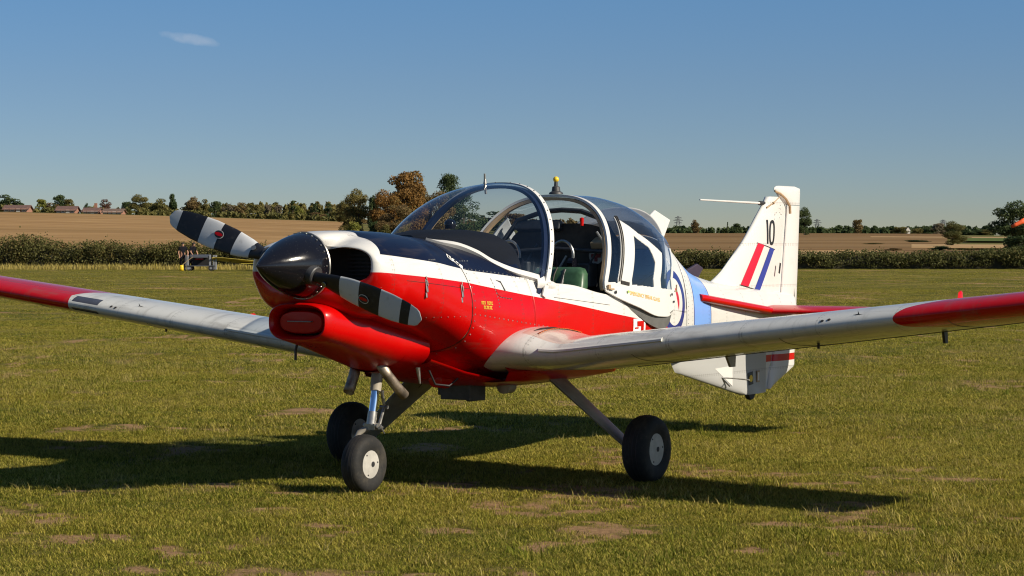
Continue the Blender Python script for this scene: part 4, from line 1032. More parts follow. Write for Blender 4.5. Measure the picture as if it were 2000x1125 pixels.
# tailplane with strakes
for sgn in (-1, 1):
    mb = MB(); rings = []
    for y in list(np.linspace(.05, 1.58, 24)) + [1.62, 1.65, 1.67]:
        le = 6.02 + .13 * y; te = 6.92 - .02 * y; ch = te - le; k = 1.0
        if y > 1.58: k = math.sqrt(max(0.02, 1 - ((y - 1.58) / .091) ** 2))
        zz = .957; ring = []
        for a_, b_ in AF: ring.append((le + a_ * ch, sgn * y, zz + (b_ - .0) * ch * .55 * k))
        rings.append(ring)
    mb.loft(rings, True, True); tp = mb.build('tailplane', M_RED, AC, sharp=60)
    mb = MB(); rg = []
    for x in np.linspace(4.62, 6.1, 20):
        yo = float(np.interp(x, [4.62, 4.66, 6.05, 6.1], [.385, .395, .255, .24])); z = float(np.interp(x, [4.62, 6.1], [1.095, .965])); h = .026
        yi = float(WD(x)) * .80
        rg.append([(x, sgn * yi, z + h * 1.2), (x, sgn * (yo - .02), z + h), (x, sgn * (yo - .004), z + h * .6), (x, sgn * yo, z), (x, sgn * (yo - .004), z - h * .6), (x, sgn * (yo - .02), z - h), (x, sgn * yi, z - h * 1.2)])
    mb.loft(rg, True, True); mb.build('tailplane_strake', M_RED, tp, sharp=60)
# aerials and fittings
def blade_poly(poly, name, mat, th=.012, y=0.0):
    mb = MB(); mb.prism(poly, 'y', y - th, y + th); return mb.build(name, mat, AC, False, bevel=.008)
blade_poly([(4.36, 1.60), (4.60, 1.728), (4.83, 1.658), (4.70, 1.49)], 'blade_aerial', M_WHITE)
blade_poly([(5.02, 1.27), (5.26, 1.335), (5.36, 1.30), (5.24, 1.20)], 'blade_aerial', simple('dark_blade_plastic', (.03, .02, .035), .5))
mb = MB(); mb.tube([(5.315, 0, 1.815), (6.35, 0, 1.806)], [.006, .010], 8); wh = mb.build('forward_whip_aerial', M_WHITE, AC)
mb = MB(); mb.tube([(6.33, 0, 1.806), (6.42, 0, 1.805)], .017, 8); mb.build('whip_base', M_BLACK, wh)
mb = MB(); mb.tube([(6.40, -.03, 1.77), (6.50, -.042, 1.81), (6.64, -.042, 1.87)], [.008, .005, .003], 6); mb.lathe([(-.012, .01), (.012, .01)], (6.50, -.044, 1.81), (1, 0, .3), 8); mb.build('aerial_lead', M_TAN, fin)
mb = MB(); pts = [(6.53, -.040, 1.905), (6.62, -.046, 1.885), (6.72, -.048, 1.845), (6.80, -.044, 1.79), (6.815, -.040, 1.73)]; mb.tube(pts, [.008, .010, .010, .012, .012], 6); mb.build('horn_gap_tape', M_TAN, fin)
# yellow-topped light on the canopy bow
mb = MB(); mb.lathe([(0, .05), (.012, .045), (.02, .03), (.05, .026), (.055, .014), (.085, .012)], (3.217, 0, 1.815), (0, 0, 1), 20); bk = mb.build('beacon_mast', M_DKGREY, AC)
mb = MB(); mb.lathe([(0, .006)] + [(.020 - .020 * math.cos(a_), .020 * math.sin(a_)) for a_ in np.linspace(.25, math.pi - .02, 12)], (3.217, 0, 1.895), (0, 0, 1), 20); mb.build('beacon_ball', M_YELLOW, bk)
mb = MB(); mb.tube([(2.33, 0, 1.93), (2.335, 0, 1.86), (2.345, 0, 1.80)], [.006, .008, .008], 8); mb.lathe([(0, .012), (.03, .008)], (2.335, 0, 1.865), (0, 0, 1), 10); mb.build('thermometer_probe', M_STEEL, AC)

# --- fin markings: number 10, tricolour flash, small plates
def quad_on_fin(pts, name, mat, off=.0022):
    mb = MB(); vs = []
    for x, z in pts: vs.append((x, -fin_y(x, z) - off, z))
    mb.add(vs, [tuple(range(len(vs)))]); return mb.build(name, mat, fin, False)
def fin_y(x, z):
    a_ = float(FLE(z)); b_ = HGE(z); t = min(1, max(0, (x - a_) / (b_ - a_))); return (.085 if z < 1.7 else .075) * 2.6 * math.sqrt(t) * (1 - t) ** .8 * .5
def fin_poly(poly, name, mat, sub=8, off=.003):
    """quad a,b,c,d subdivided to follow the fin surface"""
    a_, b_, c_, d_ = [np.array(q, float) for q in poly]; rows = []
    for i in range(sub + 1):
        u_ = i / sub; l_ = a_ + (d_ - a_) * u_; r_ = b_ + (c_ - b_) * u_
        rows.append([(q[0], -fin_y(q[0], q[1]) - off, q[1]) for q in [l_ + (r_ - l_) * k / sub for k in range(sub + 1)]])
    mb = MB(); mb.loft(rows, False); return mb.build(name, mat, fin)
M_FRED = mat_flat('flash_red', (.55, .01, .035), .3); M_FBLUE = mat_flat('flash_blue', (.03, .045, .26), .3); M_INK = simple('marking_black', (.012, .012, .014), .45)
fl = fin_poly([(6.215, 1.490), (6.325, 1.474), (6.045, 1.150), (5.907, 1.168)], 'flash_stripe', M_FRED)
fin_poly([(6.440, 1.456), (6.528, 1.440), (6.269, 1.119), (6.168, 1.133)], 'flash_stripe', M_FBLUE)
fin_poly([(6.200, 1.496), (6.545, 1.442), (6.542, 1.436), (6.198, 1.490)], 'flash_border', M_INK, off=.0025)
fin_poly([(5.890, 1.170), (6.285, 1.114), (6.283, 1.108), (5.888, 1.164)], 'flash_border', M_INK, off=.0025)
fin_poly([(6.366, 1.675), (6.392, 1.675), (6.402, 1.485), (6.376, 1.485)], 'numeral', M_INK)
mb = MB(); rw = [[], []]
for k in range(41):
    a_ = 2 * math.pi * k / 40
    for j, (ra, rb) in enumerate(((.055, .100), (.029, .076))):
        x = 6.468 + ra * math.copysign(abs(math.cos(a_)) ** .8, math.cos(a_)) + .0; z = 1.574 + rb * math.copysign(abs(math.sin(a_)) ** .8, math.sin(a_)); rw[j].append((x, -fin_y(x, z) - .003, z))
mb.loft(rw, False); mb.build('numeral', M_INK, fin)
mb = MB(); mb.box((6.578, -.062, 1.29), (.022, .004, .085), Matrix.Rotation(R(15), 3, 'Y')); mb.build('vent_slot', M_INK, fin, False)
mb = MB()
for k in range(26):
    x = random.choice([random.uniform(6.50, 6.70), random.uniform(5.82, 6.3)]); z = random.uniform(1.68, 1.82) if x > 6.45 else random.uniform(1.04, 1.16)
    mb.lathe([(0, .004), (.001, .003)], (x, -fin_y(x, z) - .001, z), (0, -1, 0), 6)
o = mb.build('fasteners', M_STEEL, fin); o['kind'] = 'stuff'
mb = MB(); mb.tube([(TEX(1.15) - .10, -.0185, 1.14), (TEX(1.15) - .10, -.03, .99)], .0025, 5); mb.tube([(TEX(1.15) - .10, -.0185, 1.14), (TEX(1.15) - .01, -.004, 1.14)], .0025, 5); mb.build('trim_tab_gap', M_DARK, rud)
# text helper
def text_part(body, size, origin, xdir, zdir, mat, parent, name='lettering', sx=1.0, proj=None):
    cu = bpy.data.curves.new(name, 'FONT'); cu.body = body; cu.size = size
    o = bpy.data.objects.new(name, cu); COL.objects.link(o)
    bpy.context.view_layer.update()
    me = bpy.data.meshes.new_from_object(o.evaluated_get(bpy.context.evaluated_depsgraph_get()))
    bpy.data.objects.remove(o)
    X_ = Vector(xdir); Z_ = Vector(zdir)
    for v in me.vertices:
        p = Vector(origin) + X_ * (v.co.x * sx) + Z_ * v.co.y
        if proj: p = proj(p)
        v.co = p
    me.materials.clear(); me.materials.append(mat); me.name = name
    o = bpy.data.objects.new(name, me); COL.objects.link(o); o.parent = parent; return o
def on_body(p): return Vector((p.x, -ysec(p.x, p.z) - .0025, p.z))
def on_skirt(p):
    s_ = (p.x - CB0) / (CB1 - CB0); zt = float(CZT(s_)); t_ = max(0, p.z - CZM) / (zt - CZM); y = float(CW(s_)) * (1 - t_ ** 2.55) ** (1 / 2.55) + .012 * max(0, 1 - (p.z - float(CSK(p.x))) / max(.01, 1.20 - float(CSK(p.x))))
    return Vector((p.x, -y - .0025, p.z))
M_LETY = simple('yellow_lettering', (.72, .42, .03), .5)
text_part('EMERGENCY BREAK GLASS', .038, (3.19, -.59, 1.145), (1, 0, -.135), (0, 0, 1), M_LETY, canf, sx=.92, proj=on_skirt)
mb = MB(); mb.box((3.16, -.592, 1.165), (.018, .003, .016)); mb.build('lettering_mark', simple('green_mark', (.35, .5, .1), .5), canf, False)
mb = MB()
for row, (x0, z0, n_) in enumerate(((1.425, 1.118, 8), (1.445, 1.090, 6))):
    for k in range(n_):
        if k in (3,) and row == 0: continue
        x = x0 + k * .0155; z = z0 - .06 * (x - x0)
        for (a_, b_, c_, d_) in ((0, 0, .004, .02), (.004, .016, .011, .02), (.004, .0, .011, .004) if k % 2 else (.008, .0, .011, .016)):
            mb.add([on_body(Vector((x + q[0], 0, z + q[1]))) for q in ((a_, b_), (c_, b_), (c_, d_), (a_, d_))], [(0, 1, 2, 3)])
o = mb.build('stencil_lettering', M_LETY, fus, False); o['kind'] = 'stuff'
M_LETW = simple('white_lettering', (.75, .75, .72), .5)
def on_top(p):
    zm = float(ZM(p.x)); n = float(NTP(p.x)); q = min(.999, abs(p.y) / float(WD(p.x))); return Vector((p.x, p.y, zm + (float(ZT(p.x)) - zm) * (1 - q ** n) ** (1 / n) + .004))
text_part('D', .085, (1.262, -.422, 1.4), (.45, -.62, 0), (.62, .60, 0), M_LETW, cowl, proj=on_top)
mb = MB(); mb.add([on_top(Vector(q)) for q in ((1.315, -.405, 0), (1.372, -.462, 0), (1.345, -.484, 0), (1.288, -.427, 0))], [(0, 1, 2, 3)]); pb = mb.build('stencil_plate', M_LETW, fus, False)
mb = MB()
for k in range(3): mb.add([on_top(Vector((1.306 + k * .016 + q[0], -.424 - k * .016 + q[1], 0))) + Vector((0, -.001, .002)) for q in ((0, 0), (.006, -.006), (.012, .002), (.006, .008))], [(0, 1, 2, 3)])
o = mb.build('stencil_lettering', M_INK, pb, False); o['kind'] = 'stuff'
# white rescue panel with its red arrow on the port side
mb = MB(); mb.loft([[on_body(Vector((x, 0, z))) for x in np.linspace(3.285, 3.47, 6)] for z in np.linspace(.88, .982, 5)], False); rp_ = mb.build('rescue_panel', M_LETW, fus)
mb = MB()
for x0, x1, z0, z1 in ((3.34, 3.44, .93, .965), (3.40, 3.44, .885, .93), (3.305, 3.36, .915, .925)):
    mb.add([on_body(Vector(q)) + Vector((0, -.003, 0)) for q in ((x0, 0, z0), (x1, 0, z0), (x1, 0, z1), (x0, 0, z1))], [(0, 1, 2, 3)])
mb.build('rescue_mark', M_RED, rp_, False)
# footstep recess on the port side
mb = MB(); mb.add([on_body(Vector(q)) for q in ((1.665, 0, 1.262), (1.722, 0, 1.252), (1.735, 0, 1.195), (1.718, 0, 1.195), (1.712, 0, 1.243))], [(0, 1, 2, 3, 4)]); mb.build('static_vent_recess', M_DKGREY, fus, False)

# --- landing gear
def wheel(name, c, rad, wid, hub_r, parent=AC):
    root = empty(name, c); root.parent = parent
    prof = []; n = 18
    for k in range(n + 1):
        a_ = math.pi * k / n; s_ = -math.cos(a_)
        prof.append((s_ * wid / 2, hub_r + .012 + (rad - hub_r - .012) * math.sin(a_) ** .42))
    prof2 = [(-wid * .40, hub_r - .004)] + prof + [(wid * .40, hub_r - .004)]
    mb = MB(); mb.lathe(prof2, (0, 0, 0), (0, 1, 0), 56); mb.build('tyre', M_TYRE, root, sharp=60)
    for g in (-.22, -.07, .08, .23):
        mb = MB(); rr = hub_r + .012 + (rad - hub_r - .012) * math.sin(math.acos(-2 * g)) ** .42
        mb.lathe([(g * wid - .002, rr + .0006), (g * wid + .002, rr + .0006)], (0, 0, 0), (0, 1, 0), 56); mb.build('tread_groove', M_BLACK, root)
    for sg in (-1, 1):
        mb = MB(); mb.lathe([(sg * wid * .30, hub_r), (sg * wid * .40, hub_r + .002), (sg * wid * .405, hub_r * .96), (sg * wid * .41, hub_r * .5), (sg * wid * .41, .002)], (0, 0, 0), (0, 1, 0), 40)
        hb = mb.build('hub_cap', M_HUB, root, sharp=30)
        mb = MB(); mb.lathe([(sg * (wid * .41 + .001), .016), (sg * (wid * .41 + .003), .016), (sg * (wid * .41 + .0035), .003)], (.02, 0, .0), (0, 1, 0), 18); mb.build('axle_hole', M_BLACK, hb)
        for k in range(3):
            a_ = 2.2 + k * 2.1; mb = MB(); mb.lathe([(sg * (wid * .41), .006), (sg * (wid * .41 + .003), .004)], (hub_r * .8 * math.cos(a_), 0, hub_r * .8 * math.sin(a_)), (0, 1, 0), 8); mb.build('hub_screw', M_DKGREY, hb)
    return root
wheel('main_wheel', (2.43, -1.13, .208), .211, .165, .102)
wheel('main_wheel', (2.43, 1.13, .208), .211, .165, .102)
wheel('nose_wheel', (1.01, 0, .172), .176, .125, .086)
for sgn in (-1, 1):
    mb = MB(); rg = []
    for u_ in np.linspace(0, 1, 16):
        y = .40 + .62 * u_; z = .70 - .50 * u_; x = 2.40 + .05 * u_; ch = .33 - .13 * u_; th = .055 - .014 * u_
        c_ = Vector((.975, 0, -.22)); d = Vector((.05, sgn * .62, -.50)).normalized(); nr = c_.cross(d).normalized()
        ring = []
        for k in range(20):
            a_ = 2 * math.pi * k / 20; ring.append(Vector((x, sgn * y, z)) + c_ * (ch / 2 * math.cos(a_)) + nr * (th / 2 * math.sin(a_)))
        rg.append(ring)
    mb.loft(rg, True, True); lg = mb.build('main_leg', M_LEG, AC, sharp=60)
    mb = MB(); mb.tube([(2.45, sgn * .99, .205), (2.43, sgn * 1.10, .207)], .03, 12); mb.box((2.48, sgn * 1.01, .17), (.10, .03, .10)); mb.build('brake_caliper', M_DKGREY, lg, bevel=.006)
    mb = MB(); mb.tube([(2.36 + .02 * k, sgn * (.42 + .060 * k), .66 - .049 * k) for k in range(10)], .006, 6); mb.build('brake_hose', M_BLACK, lg)
# nose leg: housing, chrome slider, torque link, fork
mb = MB(); mb.tube([(1.175, 0, .80), (1.140, 0, .66), (1.128, 0, .60)], [.036, .034, .033], 18); nl = mb.build('nose_leg', M_LEG, AC, sharp=40)
mb = MB(); mb.tube([(1.128, 0, .605), (1.098, 0, .475)], .024, 20); mb.build('oleo_slider', M_CHROME, nl)
mb = MB(); mb.tube([(1.099, 0, .478), (1.082, 0, .40)], [.028, .029], 18); mb.tube([(1.085, -.05, .395), (1.085, .05, .395)], .018, 10); mb.box((1.09, 0, .39), (.05, .075, .04)); mb.build('lower_collar', M_STEEL, nl, sharp=40)
mb = MB()
for sy in (1,):
    mb.tube([(1.082, sy * .02, .38), (1.055, sy * .065, .352), (1.02, sy * .080, .29), (1.01, sy * .082, .172)], [.02, .02, .018, .016], 12)
mb.build('fork', M_LEG, nl)
mb = MB(); mb.tube([(1.165, -.02, .60), (1.19, -.02, .50)], [.012, .008], 8); mb.tube([(1.19, -.02, .50), (1.12, -.03, .395)], [.008, .012], 8); mb.tube([(1.19, -.045, .50), (1.19, .01, .50)], .012, 8)
mb.build('torque_link', M_STEEL, nl)
mb = MB(); mb.tube([(1.10, -.05, .40), (1.13, -.065, .345)], [.010, .003], 6); mb.tube([(1.12, -.055, .385), (1.06, -.075, .385)], .009, 6); mb.build('tow_lug', M_STEEL, nl)
# exhaust pipes
def pipe(pts, r_, name='exhaust_pipe'):
    mb = MB(); mb.tube(pts, r_, 18, cap=False); o = mb.build(name, M_EXH, AC); so = o.modifiers.new('shell', 'SOLIDIFY'); so.thickness = .003; return o
pipe([(1.0, -.12, .78), (1.05, -.145, .70), (1.14, -.155, .62), (1.20, -.16, .575)], .031)
pipe([(1.12, .13, .78), (1.10, .135, .70), (1.07, .14, .63), (1.045, .14, .59)], .033)
# cooling outlet flap and clutter under the belly
mb = MB(); mb.box((1.86, -.10, .575), (.05, .22, .13)); mb.box((1.95, -.18, .565), (.18, .03, .13)); mb.box((1.98, -.02, .575), (.14, .20, .09)); mb.build('cooling_outlet_box', M_DKGREY, AC, False, bevel=.004)
mb = MB(); mb.lathe([(-.05, .01), (-.04, .05), (.04, .05), (.05, .01)], (2.12, -.30, .59), (1, 0, 0), 16); mb.build('fuel_drain_pod', M_LEG, AC)
mb = MB(); mb.lathe([(-.06, .01), (-.05, .05), (.06, .06), (.08, .01)], (1.55, -.18, .655), (1, 0, 0), 16); mb.build('oil_drain_bulge', M_RED, AC)
mb = MB(); mb.tube([(1.33, -.25, .72), (1.38, -.26, .635), (1.50, -.28, .62), (1.56, -.30, .66), (1.58, -.30, .72)], .006, 8); mb.build('breather_hose', M_BLACK, AC)
mb = MB(); mb.tube([(1.24, -.23, .74), (1.255, -.235, .645)], [.014, .006], 8); mb.build('drain_mast', M_STEEL, AC)
mb = MB(); mb.tube([(.62, .17, .97), (.61, .20, .86), (.61, .20, .80)], .008, 8); mb.build('drain_mast', M_DKGREY, AC)
mb = MB(); rg = []
for x, z, w_ in ((1.28, .76, .30), (1.5, .68, .40), (1.8, .62, .44), (2.2, .59, .44), (2.7, .585, .36), (3.1, .605, .22)):
    rg.append([(x, w_ * math.cos(a_), z + .03 - .05 * math.sin(a_)) for a_ in np.linspace(0, math.pi, 20)])
mb.loft(rg, False); mb.build('belly_panel', M_RED, AC)
# ================================================================== BACKGROUND
def leaf_mat(name, a, b, c_, hue=.5):
    t = NT(name); p = t.xyz()[1]; oi = t.n('ShaderNodeObjectInfo'); rnd = V(t, oi.outputs['Random'])
    at = t.n('ShaderNodeAttribute', attribute_name='tone'); tn = V(t, at.outputs['Fac'])
    col = t.mix(tn, a, b); col = t.mix((tn > .80) * .8, col, c_); col = t.mix(rnd * .35, col, c_)
    t.set(col=col, rough=.7, spec=.2); tl = t.n('ShaderNodeBsdfTranslucent'); t.link(col.s, tl.inputs[0]); mx = t.n('ShaderNodeMixShader'); mx.inputs[0].default_value = .34
    t.link(t.p.outputs[0], mx.inputs[1]); t.link(tl.outputs[0], mx.inputs[2]); t.link(mx.outputs[0], t.out.inputs[0]); return t.mat
LEAF = {'dark': leaf_mat('leaf_dark_green', (0.032, 0.058, 0.022), (0.072, 0.104, 0.036), (0.099, 0.116, 0.040)),
        'olive': leaf_mat('leaf_olive', (0.090, 0.093, 0.028), (0.170, 0.152, 0.046), (0.224, 0.170, 0.054)),
        'brown': leaf_mat('leaf_brown', (0.125, 0.081, 0.036), (0.224, 0.140, 0.058), (0.179, 0.152, 0.054)),
        'orange': leaf_mat('leaf_autumn_orange', (0.152, 0.086, 0.026), (0.296, 0.147, 0.036), (0.134, 0.116, 0.036)),
        'yellow': leaf_mat('leaf_yellow_green', (0.152, 0.170, 0.036), (0.269, 0.269, 0.054), (0.305, 0.233, 0.054)),
        'red': leaf_mat('leaf_russet', (0.081, 0.032, 0.026), (0.143, 0.061, 0.040), (0.125, 0.081, 0.045)),
        'grey': leaf_mat('leaf_grey_brown', (0.152, 0.122, 0.081), (0.233, 0.188, 0.125), (0.179, 0.170, 0.090)),
        'hedge': leaf_mat('leaf_hedge', (.072, .076, .022), (.145, .136, .042), (.195, .142, .046)),
        'hedge2': leaf_mat('leaf_hedge_green', (.062, .074, .022), (.125, .128, .040), (.165, .132, .044))}
M_BARK = simple('bark', (.06, .045, .032), .9, var=.3)
def leaf_cloud(centres, radii, n, size, rg, flat=1.0, shell=.55):
    """n leaf quads spread through ellipsoid clumps"""
    k = rg.choice(len(centres), n, p=(radii.prod(1) / radii.prod(1).sum())); d = rg.normal(size=(n, 3)); d /= np.linalg.norm(d, axis=1)[:, None]
    r_ = (shell + (1 - shell) * rg.random(n)) ** .6 * (1 + .12 * rg.normal(size=n))
    c = centres[k] + d * radii[k] * r_[:, None]
    nr = d + .9 * rg.normal(size=(n, 3)); nr /= np.linalg.norm(nr, axis=1)[:, None]
    a = np.cross(nr, rg.normal(size=(n, 3))); a /= np.linalg.norm(a, axis=1)[:, None]; b = np.cross(nr, a); sz = size * rg.uniform(.6, 1.4, n)[:, None]
    v = np.stack([c - a * sz, c + b * sz * .7, c + a * sz, c - b * sz * .7], 1).reshape(-1, 3)
    tone = np.clip(rg.random(n) * .45 + .55 * rg.random(len(centres))[k], 0, 1)
    return v, tone
def cloud_mesh(name, v, tone, mat):
    n = len(tone); o = npmesh(name, v, np.arange(4 * n).reshape(n, 4), mat); at = o.data.attributes.new('tone', 'FLOAT', 'FACE'); at.data.foreach_set('value', tone.astype(np.float32)); return o
def crown_variant(kind, seed, n):
    rg = np.random.default_rng(seed); C_ = []; Rr = []
    if kind == 'round':
        for i in range(26):
            h = rg.uniform(.06, .93); w_ = .46 * math.sqrt(max(.05, 1 - ((h - .50) / .52) ** 2)); a = rg.uniform(0, 6.28); r_ = w_ * rg.uniform(.3, .85); C_.append((r_ * math.cos(a), r_ * math.sin(a), h)); q = rg.uniform(.09, .19); Rr.append((q, q, q * .75))
    elif kind == 'tall':
        for i in range(18):
            h = rg.uniform(.10, .93); w_ = .30 * (1 - abs(h - .4) * .9); a = rg.uniform(0, 6.28); r_ = w_ * rg.uniform(.2, .8); C_.append((r_ * math.cos(a), r_ * math.sin(a), h)); q = rg.uniform(.09, .15); Rr.append((q, q, q * 1.1))
    elif kind == 'cone':
        for i in range(20):
            h = rg.uniform(.06, .97); w_ = .42 * (1 - h) + .02; a = rg.uniform(0, 6.28); r_ = w_ * rg.uniform(.3, .8); C_.append((r_ * math.cos(a), r_ * math.sin(a), h)); q = .05 + .10 * (1 - h); Rr.append((q, q, q * .8))
    elif kind == 'flat':      # layered pine or cedar
        for h, w_ in ((.12, .40), (.28, .46), (.42, .48), (.58, .48), (.72, .42), (.86, .30), (.95, .14)):
            for j in range(5):
                a = rg.uniform(0, 6.28); r_ = w_ * rg.uniform(.2, .75); C_.append((r_ * math.cos(a), r_ * math.sin(a), h + rg.uniform(-.03, .03))); q = rg.uniform(.11, .2); Rr.append((q, q, q * .6))
    elif kind == 'bush':
        for i in range(14):
            h = rg.uniform(.15, .8); a = rg.uniform(0, 6.28); r_ = .36 * rg.uniform(0, 1) * (1.2 - h); C_.append((r_ * math.cos(a), r_ * math.sin(a), h)); q = rg.uniform(.12, .22); Rr.append((q, q, q * .9))
    C_ = np.array(C_); Rr = np.array(Rr)
    v, tone = leaf_cloud(C_, Rr, n, (.032 if n < 3000 else .016), rg)
    n_ = len(tone); me_o = npmesh('crown', v, np.arange(4 * n_).reshape(n_, 4), None); at = me_o.data.attributes.new('tone', 'FLOAT', 'FACE'); at.data.foreach_set('value', tone.astype(np.float32))
    me = me_o.data; bpy.data.objects.remove(me_o); me.materials.append(LEAF['dark']); return me
CROWN = {k: [crown_variant(k, 100 + 7 * i + len(k), 2900) for i in range(3)] for k in ('round', 'tall', 'cone', 'flat', 'bush')}
CROWN['big'] = [crown_variant('round', 310 + i, 13000) for i in range(3)]; CROWN['bigflat'] = [crown_variant('flat', 411, 7000)]
def trunk_mesh(seed, big=False):
    rg = random.Random(seed); mb = MB(); mb.tube([(0, 0, -.05), (.008, 0, .2), (-.01, .01, .5), (.0, 0, .8)], [.035, .026, .018, .006], 7)
    for k in range(6 if big else 4):
        a = rg.uniform(0, 6.28); h = .2 + .11 * k; l_ = .22; mb.tube([(0, 0, h), (l_ * .5 * math.cos(a), l_ * .5 * math.sin(a), h + .09), (l_ * math.cos(a), l_ * math.sin(a), h + .2)], [.012, .009, .003], 5)
    o = mb.build('trunk', M_BARK); me = o.data; bpy.data.objects.remove(o); return me
TRUNKS = [trunk_mesh(i) for i in range(3)]
cnt = [0]
def tree(px, D, ytop, wpx, kind, colour, label, cat='tree', name='tree', group=None, zoff=0.0):
    cnt[0] += 1; i = cnt[0]; s = (px - 1000) / FPX * D; x, y = gxy(s, D); z0 = float(terr(np.array(s), np.array(D))) + zoff; h = zpx(ytop, D) - z0; w_ = wpx / FPX * D
    root = empty(name, (x, y, z0), (i * 2.399) % 6.28); tag(root, label, cat, group)
    c = bpy.data.objects.new('crown', CROWN[kind][i % len(CROWN[kind])]); COL.objects.link(c); c.parent = root; c.scale = (w_ * 1.18, w_ * 1.18, h * 1.03)
    c.material_slots[0].link = 'OBJECT'; c.material_slots[0].material = LEAF[colour]
    tr = bpy.data.objects.new('trunk', TRUNKS[i % 3]); COL.objects.link(tr); tr.parent = root; tr.scale = (w_ * .9, w_ * .9, h); return root
# trees of the left skyline
LT = [(18, 600, 382, 58, 'round', 'dark', 'broad dark green tree rising behind the leftmost brick bungalow'), (82, 600, 390, 26, 'round', 'yellow', 'small yellow-green tree right of the leftmost bungalow'),
      (118, 640, 384, 34, 'flat', 'dark', 'dark cedar with layered branches behind the second bungalow'), (103, 590, 397, 30, 'round', 'brown', 'brownish tree at the left gable of the second bungalow'),
      (136, 630, 390, 26, 'round', 'olive', 'olive-brown tree behind the right half of the second bungalow'), (170, 640, 398, 12, 'round', 'dark', 'tiny dark tree above the roofs between the second and third bungalows'),
      (207, 610, 391, 24, 'round', 'red', 'dark russet tree at the left end of the fourth bungalow'), (248, 610, 395, 24, 'round', 'dark', 'dark green tree just right of the fourth bungalow'),
      (275, 590, 383, 42, 'big', 'olive', 'big rounded olive-brown tree right of the bungalows'), (311, 600, 390, 40, 'round', 'olive', 'olive tree between the big rounded tree and the tall dark one'),
      (338, 620, 381, 24, 'tall', 'dark', 'tall dark green tree above the propeller tip'), (372, 610, 387, 36, 'round', 'brown', 'brown-olive tree straight behind the white propeller tip'),
      (396, 610, 391, 28, 'round', 'olive', 'olive tree right of the propeller tip'), (421, 605, 394, 28, 'round', 'dark', 'dark tree behind the outer black band of the propeller'),
      (446, 605, 400, 26, 'round', 'grey', 'grey-brown thin tree behind the propeller, left of the brown one'), (468, 605, 397, 30, 'round', 'brown', 'brown rounded tree above the middle of the propeller blade'),
      (497, 600, 400, 28, 'round', 'olive', 'olive tree left of the pale bare-looking tree'), (522, 600, 401, 28, 'tall', 'grey', 'pale grey-brown tree left of the dark pair'),
      (545, 600, 400, 26, 'tall', 'grey', 'pale thin tree directly left of the dark evergreen'), (572, 610, 392, 30, 'cone', 'dark', 'dark evergreen tree with pointed top in the middle of the far row'),
      (587, 590, 404, 24, 'round', 'yellow', 'yellow-olive tree in front of the dark evergreen'), (616, 605, 397, 34, 'cone', 'dark', 'leftmost dark conifer of the conifer belt'),
      (642, 605, 396, 34, 'cone', 'dark', 'middle dark conifer of the conifer belt'), (664, 605, 398, 30, 'cone', 'dark', 'rightmost dark conifer of the conifer belt'),
      (622, 580, 416, 34, 'round', 'brown', 'low brown tree in front of the conifer belt'), (655, 580, 414, 30, 'round', 'olive', 'low olive tree at the right foot of the conifer belt')]
for a in LT: tree(*a)
CT = [(700, 330, 376, 56, 'big', 'olive', 'olive-brown tree left of the tall autumn tree'), (729, 350, 382, 34, 'tall', 'dark', 'narrow green-brown tree between the olive tree and the autumn tree'),
      (793, 325, 335, 96, 'big', 'orange', 'tall orange-brown autumn tree left of the windscreen'), (757, 315, 378, 64, 'big', 'orange', 'lower orange tree at the left foot of the tall autumn tree'),
      (842, 330, 372, 80, 'big', 'brown', 'brown autumn tree seen just left of and through the windscreen'), (876, 400, 347, 70, 'bigflat', 'dark', 'tall dark pine topping out left of the windscreen arch'),
      (905, 390, 378, 86, 'bigflat', 'dark', 'broad dark pine seen through the windscreen'), (955, 420, 415, 70, 'round', 'dark', 'low dark tree seen through the windscreen on the right'), (1000, 430, 418, 70, 'round', 'brown', 'low brown tree behind the cockpit')]
CT += [(672, 340, 396, 44, 'big', 'olive', 'low olive tree at the left end of the autumn tree group'), (770, 300, 398, 70, 'big', 'brown', 'low brown tree in front of the tall autumn tree'), (815, 345, 356, 60, 'big', 'orange', 'orange tree filling the right flank of the tall autumn tree')]
for a in CT: tree(*a)
for a in [(690, 290, 431, 40, 'bush', 'yellow', 'round yellow-green bush above the white intake lip'), (728, 300, 429, 22, 'bush', 'dark', 'small dark bush beneath the autumn trees'), (752, 285, 437, 26, 'bush', 'olive', 'olive bush beside the foot of the windscreen')]: tree(*a, cat='bush', name='bush')
